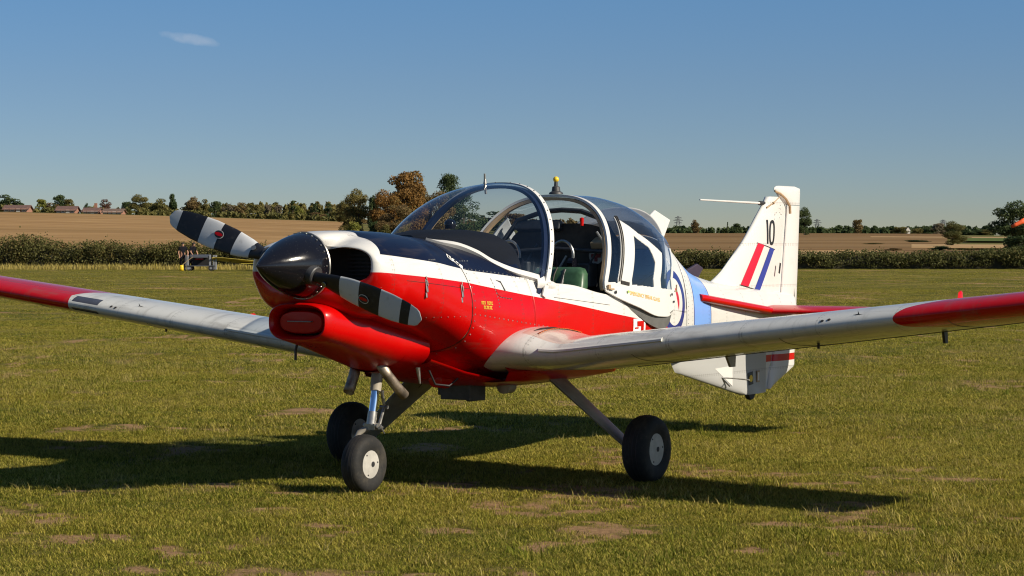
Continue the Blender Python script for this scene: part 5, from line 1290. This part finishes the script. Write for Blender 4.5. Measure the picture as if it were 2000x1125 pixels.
RT = [(1360, 760, 431, 20, 'round', 'brown', 'brown tree standing out of the far wood left of the fin'), (1421, 760, 433, 9, 'cone', 'dark', 'pointed dark conifer in the far wood left of the fin'), (1440, 760, 437, 20, 'round', 'dark', 'low dark tree in the far wood close to the fin'),
      (1571, 480, 409, 36, 'big', 'dark', 'dark green tree half hidden by the rudder'), (1658, 760, 441, 12, 'tall', 'dark', 'small dark tree left of the rounded brown tree on the right skyline'), (1676, 750, 430, 27, 'round', 'brown', 'rounded brown tree on the right skyline'),
      (1707, 750, 442, 16, 'round', 'dark', 'small dark tree right of the rounded brown skyline tree'), (1727, 750, 446, 14, 'tall', 'dark', 'narrow dark tree left of the pale barn'), (1758, 700, 444, 34, 'round', 'olive', 'olive rounded tree left of the pale barn'),
      (1788, 700, 446, 30, 'round', 'olive', 'olive tree right of the pale barn'), (1808, 720, 444, 28, 'round', 'dark', 'dark green tree left of the grey-brown tree on the right skyline'), (1832, 720, 437, 30, 'round', 'grey', 'grey-brown tree beneath the right-hand pylon'),
      (1861, 290, 436, 50, 'big', 'hedge2', 'olive-green tree standing alone in the fields on the right'), (1900, 740, 449, 40, 'round', 'dark', 'low dark tree right of the lone olive tree'), (1926, 740, 449, 34, 'round', 'olive', 'low olive tree left of the big dark tree'),
      (1978, 235, 401, 108, 'big', 'dark', 'large dark green tree behind the orange windsock')]
for a in RT: tree(*a)
for a in [(1990, 215, 455, 70, 'bush', 'dark', 'dark bush at the foot of the large tree by the windsock'), (1835, 240, 480, 50, 'bush', 'dark', 'dark scrub left of the lone olive tree'), (1880, 250, 484, 60, 'bush', 'olive', 'olive scrub right of the lone olive tree'),
          (1790, 330, 468, 60, 'bush', 'dark', 'dark scrub patch in the middle of the brown fields'), (1705, 300, 474, 46, 'bush', 'olive', 'olive scrub at the corner of the harvested strip'), (1745, 240, 484, 40, 'bush', 'brown', 'brown scrub in front of the dark scrub patch'), (1880, 420, 462, 40, 'bush', 'dark', 'dark scrub left of the small green crop field'), (1930, 200, 484, 60, 'bush', 'hedge2', 'green scrub in front of the large dark tree')]: tree(*a, cat='bush', name='bush')
# far wood that reads as one mass, left and right
def wood(name, px0, px1, D, y_hi, y_lo, n, colour, label, seed):
    rg = np.random.default_rng(seed); C_ = []; Rr = []
    k = int((px1 - px0) / 9)
    for i in range(k * 2):
        px = rg.uniform(px0, px1); d = D + rg.uniform(-10, 30); s = (px - 1000) / FPX * d; x, y = gxy(s, d); z0 = float(terr(np.array(s), np.array(d))); top = zpx(rg.uniform(y_hi, y_lo), d) if name != 'field_hedgerow' else z0 + rg.uniform(.8, 1.9); h = max(1.0, top - z0); r_ = rg.uniform(5, 10) / FPX * d
        C_.append((x, y, z0 + h * .5)); Rr.append((r_, r_, h * .5))
    v, tone = leaf_cloud(np.array(C_), np.array(Rr), n, .55 * D / 700, rg, shell=.5); o = cloud_mesh(name, v, tone, LEAF[colour]); o['kind'] = 'stuff'; tag(o, label, 'woodland'); return o
wood('far_woodland', 285, 700, 640, 395, 409, 34000, 'olive', 'far belt of olive and brown woodland behind the left field', 5)
wood('far_woodland', 1240, 2300, 790, 441, 449, 26000, 'dark', 'low dark line of distant woodland along the right horizon', 6)
wood('far_woodland', 660, 1240, 600, 425, 440, 12000, 'brown', 'brown woodland behind the aircraft between the two field sides', 8)
wood('field_hedgerow', -300, 690, 578, 410, 424, 16000, 'olive', 'low olive hedgerow along the far edge of the stubble field', 12)
wood('far_woodland', -700, 60, 660, 400, 412, 9000, 'dark', 'dark trees beyond the bungalows at the far left edge', 9)
# hedges
def hedge(name, px0, px1, D0, D1, hfun, n, colour, label, seed):
    rg = np.random.default_rng(seed); root = None; k = int((px1 - px0) / 5.5); C_ = []; Rr = []
    for i in range(k):
        px = px0 + (px1 - px0) * (i + rg.uniform(-.4, .4)) / k; d = D0 + (D1 - D0) * (px - px0) / (px1 - px0); h = hfun(px) * rg.uniform(.86, 1.06) * (1 + .12 * math.sin(px * .031) * math.sin(px * .0113 + 1)); s = (px - 1000) / FPX * d
        for j in range(3):
            x, y = gxy(s + rg.uniform(-.3, .3), d + rg.uniform(-.5, .9)); hh = h * (.35, .62, .80)[j]; C_.append((x, y, hh)); q = rg.uniform(.45, .65); Rr.append((q, q, h * .26))
        if rg.random() < .30: x, y = gxy(s, d + .3); C_.append((x, y, h * rg.uniform(.95, 1.18))); Rr.append((.10, .10, h * .20))
    v, tone = leaf_cloud(np.array(C_), np.array(Rr), int(n * 1.5), .062, rg, shell=.45); v[:, 2] = np.maximum(v[:, 2], .02)
    root = empty(name, (*gpx((px0 + px1) / 2, (D0 + D1) / 2), 0)); tag(root, label, 'hedge'); o = cloud_mesh('foliage', v - np.array(root.location), tone, LEAF[colour]); o.parent = root
    # woody core keeps the hedge from being see-through
    mb = MB(); rg2 = []
    for px in np.linspace(px0, px1, 60):
        d = D0 + (D1 - D0) * (px - px0) / (px1 - px0) + .2; s = (px - 1000) / FPX * d; h = hfun(px) * .72
        rg2.append([(*gxy(s, d - .35), .0), (*gxy(s, d - .3), h * .7), (*gxy(s, d), h), (*gxy(s, d + .35), h * .7), (*gxy(s, d + .4), 0)])
    mb.loft([[tuple(np.array(q) - np.array(root.location)) for q in r_] for r_ in rg2], False); mb.build('branches', simple('hedge_twigs', (.028, .026, .012), .95, var=.5, scale=2), root); return root
hedge('hedge', -420, 900, 153, 152, lambda px: float(np.interp(px, [-400, 0, 360, 500, 900], [2.05, 2.0, 1.65, 1.6, 1.5])), 52000, 'hedge', 'thick brown-green hedge on the left between airfield and stubble field', 15)
hedge('hedge', 905, 2500, 152, 150, lambda px: float(np.interp(px, [900, 1300, 1640, 2000, 2500], [1.35, 1.25, 1.15, 1.3, 1.4])), 52000, 'hedge2', 'low green hedge on the right behind the tail of the aircraft', 16)
# brick bungalows
M_BRICK = simple('red_brick', (.27, .13, .085), .85, var=.15, scale=3); M_TILE = simple('roof_tile', (.12, .066, .052), .85, var=.2, scale=2); M_TILE2 = simple('brown_roof_tile', (.13, .085, .06), .85, var=.2, scale=2)
M_RENDER = simple('white_render', (.62, .58, .52), .7); M_WGL = simple('window_glass_dark', (.03, .035, .045), .1)
def bungalow(px, D, wpx, y_ridge, y_base, roof, label, chimney=True, rz=0.0):
    s = (px - 1000) / FPX * D; x, y = gxy(s, D); z0 = float(terr(np.array(s), np.array(D))); W_ = wpx / FPX * D; H = zpx(y_ridge, D) - z0; he = H * .48; Dp = 6.5
    root = empty('bungalow', (x, y, z0), YAW - math.pi / 2 + rz); tag(root, label, 'house')
    hw = W_ / 2
    mb = MB(); mb.add([(-hw, 0, -.5), (hw, 0, -.5), (hw, Dp, -.5), (-hw, Dp, -.5), (-hw, 0, he), (hw, 0, he), (hw, Dp, he), (-hw, Dp, he), (-hw, Dp / 2, H * .97), (hw, Dp / 2, H * .97)], [(0, 1, 5, 4), (2, 3, 7, 6), (1, 2, 6, 9, 5), (3, 0, 4, 8, 7)]); mb.build('wall', M_BRICK, root, False)
    mb = MB(); e = .4
    mb.add([(-hw - e, -e, he - .25), (hw + e, -e, he - .25), (hw + e, Dp / 2, H), (-hw - e, Dp / 2, H), (hw + e, Dp + e, he - .25), (-hw - e, Dp + e, he - .25)], [(0, 1, 2, 3), (3, 2, 4, 5)]); rf = mb.build('roof', roof, root, False)
    so = rf.modifiers.new('thick', 'SOLIDIFY'); so.thickness = .15
    if chimney: mb = MB(); mb.box((hw * .35, Dp / 2 + .4, H + .35), (.7, .6, 1.5)); mb.build('chimney', M_BRICK, rf, False)
    for k in range(4):
        cx = -hw + W_ * (k + .5) / 4
        if k == 2: mb = MB(); mb.box((cx, -.05, he * .45), (.95, .08, he * .9)); mb.build('door', M_RENDER, root, False); continue
        mb = MB(); mb.box((cx, -.04, he * .50), (W_ * .20, .08, he * .72)); wd = mb.build('window', M_RENDER, root, False)
        mb = MB(); mb.box((cx, -.09, he * .52), (W_ * .13, .03, he * .40)); mb.build('pane', M_WGL, wd, False)
    return root
bungalow(30, 560, 46, 400, 413, M_TILE, 'red-roofed brick bungalow at the far left under the broad dark tree', False)
bungalow(128, 560, 36, 402, 416, M_TILE, 'brick bungalow with rust-brown roof below the cedar', False)
bungalow(177, 562, 30, 405, 418, M_TILE, 'brick bungalow with a tall chimney between the second and fourth bungalows', True)
bungalow(219, 560, 36, 407, 419, M_TILE2, 'brown-roofed bungalow beside the dark russet tree', False)
# pale barn on the right skyline
s = (1774 - 1000) / FPX * 740; bx_, by_ = gxy(s, 740); bz = float(terr(np.array(s), np.array(740.))); root = empty('barn', (bx_, by_, bz), YAW - math.pi / 2); root.scale = (.55, .55, .6); tag(root, 'small pale barn gable among the trees on the right skyline', 'barn')
mb = MB(); mb.prism([(-1.2, -.5), (1.2, -.5), (1.2, 3.0), (0, 4.6), (-1.2, 3.0)], 'y', 0, 5); mb.build('wall', M_RENDER, root, False)
mb = MB(); mb.add([(-1.5, -.2, 2.8), (-1.5, 5.2, 2.8), (0, 5.2, 4.8), (0, -.2, 4.8), (1.5, 5.2, 2.8), (1.5, -.2, 2.8)], [(0, 1, 2, 3), (3, 2, 4, 5)]); mb.build('roof', M_TILE2, root, False)
# pylons
M_PYL = simple('galvanised_lattice', (.16, .17, .18), .6, .3)
def pylon(px, D, ytop, ybase, label):
    s = (px - 1000) / FPX * D; x, y = gxy(s, D); z0 = float(terr(np.array(s), np.array(D))); h = zpx(ytop, D) - z0; root = empty('pylon', (x, y, z0), YAW); tag(root, label, 'pylon', 'pylons along the right horizon')
    mb = MB(); bw = 2.2; r_ = .16
    def cor(u): w_ = bw * (1 - u) ** 1.3 + .5; return [(a * w_, b * w_, h * u) for a, b in ((-1, -1), (1, -1), (1, 1), (-1, 1))]
    lv = [0, .2, .38, .54, .68, .8, .9, 1.0]
    for u0, u1 in zip(lv[:-1], lv[1:]):
        A, B = cor(u0), cor(u1)
        for k in range(4): mb.tube([A[k], B[k]], r_, 4); mb.tube([A[k], B[(k + 1) % 4]], r_ * .6, 4)
    mb.build('tower', M_PYL, root, False)
    for u, l_ in ((.68, 2.6), (.80, 3.2), (.91, 2.4)):
        mb = MB(); mb.tube([(0, -l_, h * u), (0, 0, h * u + .8), (0, l_, h * u)], r_, 4); mb.tube([(0, -l_, h * u), (0, l_, h * u)], r_ * .8, 4); mb.build('cross_arm', M_PYL, root, False)
pylon(1324.5, 1500, 422, 446, 'lattice pylon on the horizon just right of the canopy'); pylon(1596, 1600, 428, 448, 'lattice pylon on the horizon right of the rudder'); pylon(1842, 1500, 429, 448, 'lattice pylon above the grey-brown tree on the right')
# windsock
D = 120; s = (1999.5 - 1000) / FPX * D; x, y = gxy(s + .12, D); root = empty('windsock', (x, y, 0), YAW - math.pi / 2); tag(root, 'orange windsock on a pale pole at the right edge of the picture', 'windsock')
zt_ = zpx(430, D); mb = MB(); mb.tube([(0, 0, -.1), (0, 0, zt_ + .1)], [.035, .025], 10); mb.build('pole', M_WHITE, root)
mb = MB(); A = Vector((-.05, 0, zt_ - .0)); B = Vector((-.78, -.10, zt_ - .34)); mb.tube([A, A.lerp(B, .3), A.lerp(B, .7), B], [.14, .125, .105, .085], 16, cap=False); sk = mb.build('sock', simple('orange_nylon', (.75, .10, .02), .7), root); so = sk.modifiers.new('thick', 'SOLIDIFY'); so.thickness = .004
mb = MB(); mb.tube([A + Vector((.05 * 0, .14 * math.cos(a), .14 * math.sin(a))) for a in np.linspace(0, 2 * math.pi, 17)], .008, 6); mb.build('hoop', M_STEEL, root)
# ground crew, trolley, shovel, second aircraft
DM = 139.0
M_CLOTH = simple('dark_workwear', (.012, .013, .022), .85, var=.3); M_SKIN = simple('skin', (.42, .24, .16), .55); M_HAIR = simple('dark_hair', (.02, .014, .01), .8)
def person(px, D, label, pose, face):
    s = (px - 1000) / FPX * D; x, y = gxy(s, D); root_name = 'person'
    J = pose; names = list(J.keys()); E_ = [('pelvis', 'spine'), ('spine', 'chest'), ('chest', 'neck'), ('neck', 'head'), ('head', 'crown')]
    for sd in 'lr':
        E_ += [('chest', 'sho_' + sd), ('sho_' + sd, 'elb_' + sd), ('elb_' + sd, 'wri_' + sd), ('wri_' + sd, 'han_' + sd), ('pelvis', 'hip_' + sd), ('hip_' + sd, 'kne_' + sd), ('kne_' + sd, 'ank_' + sd), ('ank_' + sd, 'toe_' + sd)]
        for k in range(5):
            h = Vector(J['han_' + sd][0]); w_ = Vector(J['wri_' + sd][0]); d = (h - w_).normalized(); sdv = d.cross(Vector((1, 0, .2))).normalized()
            nm = 'fin%d_%s' % (k, sd); J[nm] = (h + d * (.075 if k else .03) * (1 - .08 * abs(k - 2.5)) + sdv * (.018 * (k - 2)) + Vector((.012, 0, 0)), .009); E_.append(('han_' + sd, nm))
    names = list(J.keys()); me = bpy.data.meshes.new('person'); me.from_pydata([tuple(J[n][0]) for n in names], [(names.index(a), names.index(b)) for a, b in E_], [])
    me.materials.append(M_CLOTH); o = bpy.data.objects.new(root_name, me); COL.objects.link(o); o.location = (x, y, 0); o.rotation_euler = (0, 0, face)
    sk_ = o.modifiers.new('skin', 'SKIN'); sb = o.modifiers.new('sub', 'SUBSURF'); sb.levels = 1; sb.render_levels = 2
    for i, n in enumerate(names):
        r_ = J[n][1]; me.skin_vertices[0].data[i].radius = (r_, r_) if not isinstance(r_, tuple) else r_; me.skin_vertices[0].data[i].use_root = (n == 'pelvis')
    # material by height and reach: skin on head, neck and forearms
    t = NT('clothes_and_skin'); (gx, gy, gz), p = t.xyz(); hz = J['neck'][0][2]
    arm = None
    for sd in 'lr':
        e = J['elb_' + sd][0]; w_ = J['wri_' + sd][0]; m_ = [(e[i] + w_[i]) / 2 for i in range(3)]; rad = (Vector(e) - Vector(w_)).length * .62 + .05
        dx = gx - m_[0]; dy = gy - m_[1]; dz = gz - m_[2]; q = (t.m('SQRT', dx * dx + dy * dy + dz * dz) < rad); arm = q if arm is None else t.m('MAXIMUM', arm, q)
        h2 = J['han_' + sd][0]; dx = gx - h2[0]; dy = gy - h2[1]; dz = gz - h2[2]; arm = t.m('MAXIMUM', arm, t.m('SQRT', dx * dx + dy * dy + dz * dz) < .14)
    msk = t.m('MAXIMUM', gz > (hz + .0), arm); t.set(col=t.mix(msk, (.007, .007, .011), (.38, .21, .14)), rough=.9, spec=.15); me.materials[0] = t.mat
    hd = Vector(J['head'][0]); mb = MB(); mb.lathe([(.00, .098), (.05, .105), (.09, .085), (.125, .04), (.135, .004)], hd + Vector((-.02, 0, .02)), (-.15, 0, 1), 16); mb.build('hair', M_HAIR, o)
    mb = MB(); mb.lathe([(0, .016), (.03, .010)], hd + Vector((.082, 0, .01)), (1, 0, -.3), 8); mb.build('nose', M_SKIN, o)
    tag(o, label, 'person'); return o
def base_pose(lean=0.0, arms=None, step=0.0):
    p = {'pelvis': ((0, 0, .94), .14), 'spine': ((lean * .2, 0, 1.13), .13), 'chest': ((lean * .45, 0, 1.36), .145), 'neck': ((lean * .62, 0, 1.51), .058), 'head': ((lean * .72 + .015, 0, 1.60), .09), 'crown': ((lean * .78, 0, 1.71), .075)}
    for sd, sg in (('l', 1), ('r', -1)):
        p['sho_' + sd] = ((lean * .46, sg * .19, 1.42), .075); p['hip_' + sd] = ((0, sg * .095, .90), .10); p['kne_' + sd] = ((.03 + step * sg * .1, sg * .105, .50), .068); p['ank_' + sd] = ((step * sg * .18 - .02, sg * .11, .08), .045); p['toe_' + sd] = ((step * sg * .18 + .14, sg * .125, .035), .035)
        a = (arms or {}).get(sd, ((.02, sg * .26, 1.13), (.10, sg * .25, .90))); e, w_ = Vector(a[0]), Vector(a[1]); p['elb_' + sd] = (tuple(e), .048); p['wri_' + sd] = (tuple(w_), .033); p['han_' + sd] = (tuple(w_ + (w_ - e).normalized() * .08), .036)
    return p
tocam = YAW + math.pi
person(357, DM, 'worker in dark clothes standing with a yellow shovel beside the grey trolley', base_pose(.04, {'l': ((.10, .30, 1.14), (.30, .26, .98)), 'r': ((.02, -.27, 1.13), (.16, -.24, .90))}, .5), tocam + .3)
person(372, DM + 1.3, 'worker in dark clothes leaning forward behind the grey trolley', base_pose(.42, {'l': ((.30, .26, 1.14), (.44, .20, .95)), 'r': ((.30, -.26, 1.14), (.44, -.20, .95))}), tocam + .9)
# yellow shovel
x, y = gpx(354, DM - .35); sh = empty('shovel', (x, y, 0), YAW - math.pi / 2); tag(sh, 'yellow-bladed shovel held upright against the ground by the worker', 'shovel')
mb = MB(); rg_ = [[(-.13 + .02 * k / 3, .03 * math.cos(k) * .0, .02 + .11 * k), (-.04, -.035, .02 + .11 * k), (.06, -.03, .02 + .11 * k), (.14 - .02 * k / 3, .01, .02 + .11 * k)] for k in range(4)]
mb.loft(rg_, False); bl_ = mb.build('blade', M_YELLOW, sh); so = bl_.modifiers.new('t', 'SOLIDIFY'); so.thickness = .012
mb = MB(); mb.tube([(0, 0, .30), (.28, 0, .55), (.72, .0, .86)], .018, 8); mb.build('shaft', simple('wood_handle', (.4, .28, .15), .6), sh)
# grey trolley
x, y = gpx(392, DM + .2); tr = empty('ground_trolley', (x, y, 0), YAW - math.pi / 2); tag(tr, 'grey metal ground-power trolley with a red item inside, beside the workers', 'trolley')
M_TG = simple('trolley_grey', (.075, .08, .09), .55, .2); M_TP = simple('trolley_pale_grey', (.20, .21, .23), .55)
mb = MB(); mb.box((0, .5, .30), (1.7, 1.0, .06)); mb.build('deck', M_TG, tr, False)
mb = MB(); mb.add([(-.62, -.02, .86), (.42, -.02, .86), (.55, .7, 1.0), (-.75, .7, 1.0), (-.62, -.02, .80), (.42, -.02, .80), (.55, .7, .94), (-.75, .7, .94)], [(0, 1, 2, 3), (7, 6, 5, 4), (0, 4, 5, 1), (1, 5, 6, 2), (2, 6, 7, 3), (3, 7, 4, 0)]); mb.build('top_cover', M_TG, tr, False)
for xx in (-.95, -.80, .55, .78, .92): mb = MB(); mb.box((xx, .1 + .05 * (xx > 0), .52), (.12 if xx < .6 else .10, .12, .95 - .08 * abs(xx))); mb.build('upright', M_TP if abs(xx) > .7 or xx > 0 else M_TG, tr, False, bevel=.01)
mb = MB(); mb.box((0, .75, .58), (1.2, .04, .52)); mb.build('back_panel', simple('trolley_black', (.012, .012, .013), .6), tr, False)
for xx, yy in ((-.7, .1), (.62, .1), (-.7, .9), (.62, .9)):
    mb = MB(); mb.lathe([(-.05, .10), (-.045, .17), (.045, .17), (.05, .10)], (xx, yy, .17), (0, 1, 0), 20); wl = mb.build('wheel', M_TYRE, tr); mb = MB(); mb.lathe([(-.055, .02), (-.055, .08), (.055, .08), (.055, .02)], (xx, yy, .17), (0, 1, 0), 16); mb.build('rim', M_TP, wl)
mb = MB(); mb.loft([[(a, .40, .68), (a, .20, .70), (a, .20, .75), (a, .40, .76)] for a in (-.35, 0, .12)], True, True); rb = mb.build('red_tool_roll', M_RED, None); rb.location = tr.location; rb.rotation_euler = tr.rotation_euler; tag(rb, 'red bundle lying on the grey trolley under its cover', 'tool roll')
# second aircraft: yellow low-wing monoplane mostly hidden behind the spinner
x, y = gpx(540, DM); A2 = empty('yellow_aircraft', (x, y, 0), YAW - math.pi / 2); tag(A2, 'yellow aircraft parked far behind the spinner with one wing showing', 'aircraft')
M_YEL = mat_flat('yellow_aircraft_paint', (.42, .33, .06), .3)
def ell(cx, cz, rx, rz_, y, n=20): return [(cx + rx * math.cos(2 * math.pi * k / n), y, cz + rz_ * math.sin(2 * math.pi * k / n)) for k in range(n)]
mb = MB(); mb.loft([ell(0, .95, .10, .10, -.9), ell(0, .95, .30, .30, -.8), ell(0, .95, .36, .38, -.2), ell(0, .98, .36, .44, .8), ell(0, .98, .28, .34, 2.2), ell(0, .95, .12, .18, 4.2), ell(0, .95, .03, .08, 5)], True, True); mb.build('fuselage', M_YEL, A2)
for sg in (-1, 1):
    mb = MB(); rg_ = []
    for u in np.linspace(0, 1, 16):
        X_ = .25 + 3.72 * u; ch = 1.35 * (1 - .35 * u) * math.sqrt(max(.02, 1 - max(0, (u - .9) / .1) ** 2)); z_ = .12 + .42 * u; th = .10 * (1 - .4 * u)
        rg_.append([(sg * X_, .1 + ch * .5 + ch * .5 * math.cos(a), z_ + .22 + th * math.sin(a) - .16 * math.cos(a) * ch / 1.35) for a in np.linspace(0, 2 * math.pi, 17)[:-1]])
    mb.loft(rg_, True, True); wg = mb.build('wing', M_YEL, A2)
    for q, (X_, r_) in enumerate(((2.55, .34),)):
        mb = MB(); mb.loft([[(sg * X_ + (r_ + e) * math.cos(a), .55 + (r_ + e) * 1.0 * math.sin(a), .22 + .42 * (X_ - .25 + (r_ + e) * math.cos(a) * sg) / 3.72 + .12 - .10 - .2 * math.sin(a) * r_) for a in np.linspace(0, 2 * math.pi, 25)] for e in (0, .08)], False); mb.build('roundel_ring', M_BLACK, wg)
    mb = MB(); mb.tube([(sg * 1.35, .5, .62), (sg * 1.35, .4, .2)], .06, 8); lg2 = mb.build('leg', M_DKGREY, A2); mb = MB(); mb.lathe([(-.09, .08), (-.07, .2), (.07, .2), (.09, .08)], (sg * 1.35, .4, .2), (1, 0, 0), 20); mb.build('wheel', M_TYRE, lg2)
    mb = MB(); mb.box((sg * 1.75, .35, .45), (.9, .5, .04)); mb.build('flap', M_YEL, wg, False)
    mb = MB(); mb.add([(0, 4.2, 1.0), (sg * 1.3, 4.5, 1.05), (sg * 1.3, 4.9, 1.05), (0, 5.0, 1.0)], [(0, 1, 2, 3)]); tpn = mb.build('tailplane', M_YEL, A2, False); so = tpn.modifiers.new('t', 'SOLIDIFY'); so.thickness = .05
mb = MB(); mb.prism([(4.0, 1.0), (4.5, 1.75), (5.0, 1.75), (5.05, .9)], 'x', -.03, .03); mb.build('fin', M_YEL, A2, False)
mb = MB(); mb.loft([ell(0, 1.28, .30, .10, .35), ell(0, 1.40, .28, .22, .75), ell(0, 1.40, .26, .22, 1.4), ell(0, 1.25, .15, .1, 2.0)], True, True); mb.build('cockpit_canopy', M_WGL, A2)
mb = MB(); mb.box((0, -.92, .95), (.12, .03, 1.5), Matrix.Rotation(R(30), 3, 'Y')); mb.build('propeller', M_BLACK, A2, False)
# small white car parked at the far hedge
x, y = gpx(496, 575); s = (496 - 1000) / FPX * 575; car = empty('parked_car', (x, y, float(terr(np.array(s), np.array(575.)))), YAW - math.pi / 2); tag(car, 'tiny white car parked at the far edge of the stubble field', 'car')
mb = MB(); mb.prism([(-1.6, .25), (1.6, .25), (1.65, .75), (1.0, .85), (.6, 1.35), (-.9, 1.38), (-1.3, .9), (-1.65, .8)], 'y', -.75, .75); mb.build('body', M_WHITE, car, True, bevel=.05)
for xx in (-1, 1):
    for yy in (-.72, .72): mb = MB(); mb.lathe([(-.09, .1), (-.08, .3), (.08, .3), (.09, .1)], (xx, yy, .3), (0, 1, 0), 16); mb.build('wheel', M_TYRE, car)
mb = MB(); mb.box((-.1, -.76, 1.1), (1.3, .02, .35)); mb.build('side_window', M_WGL, car, False)
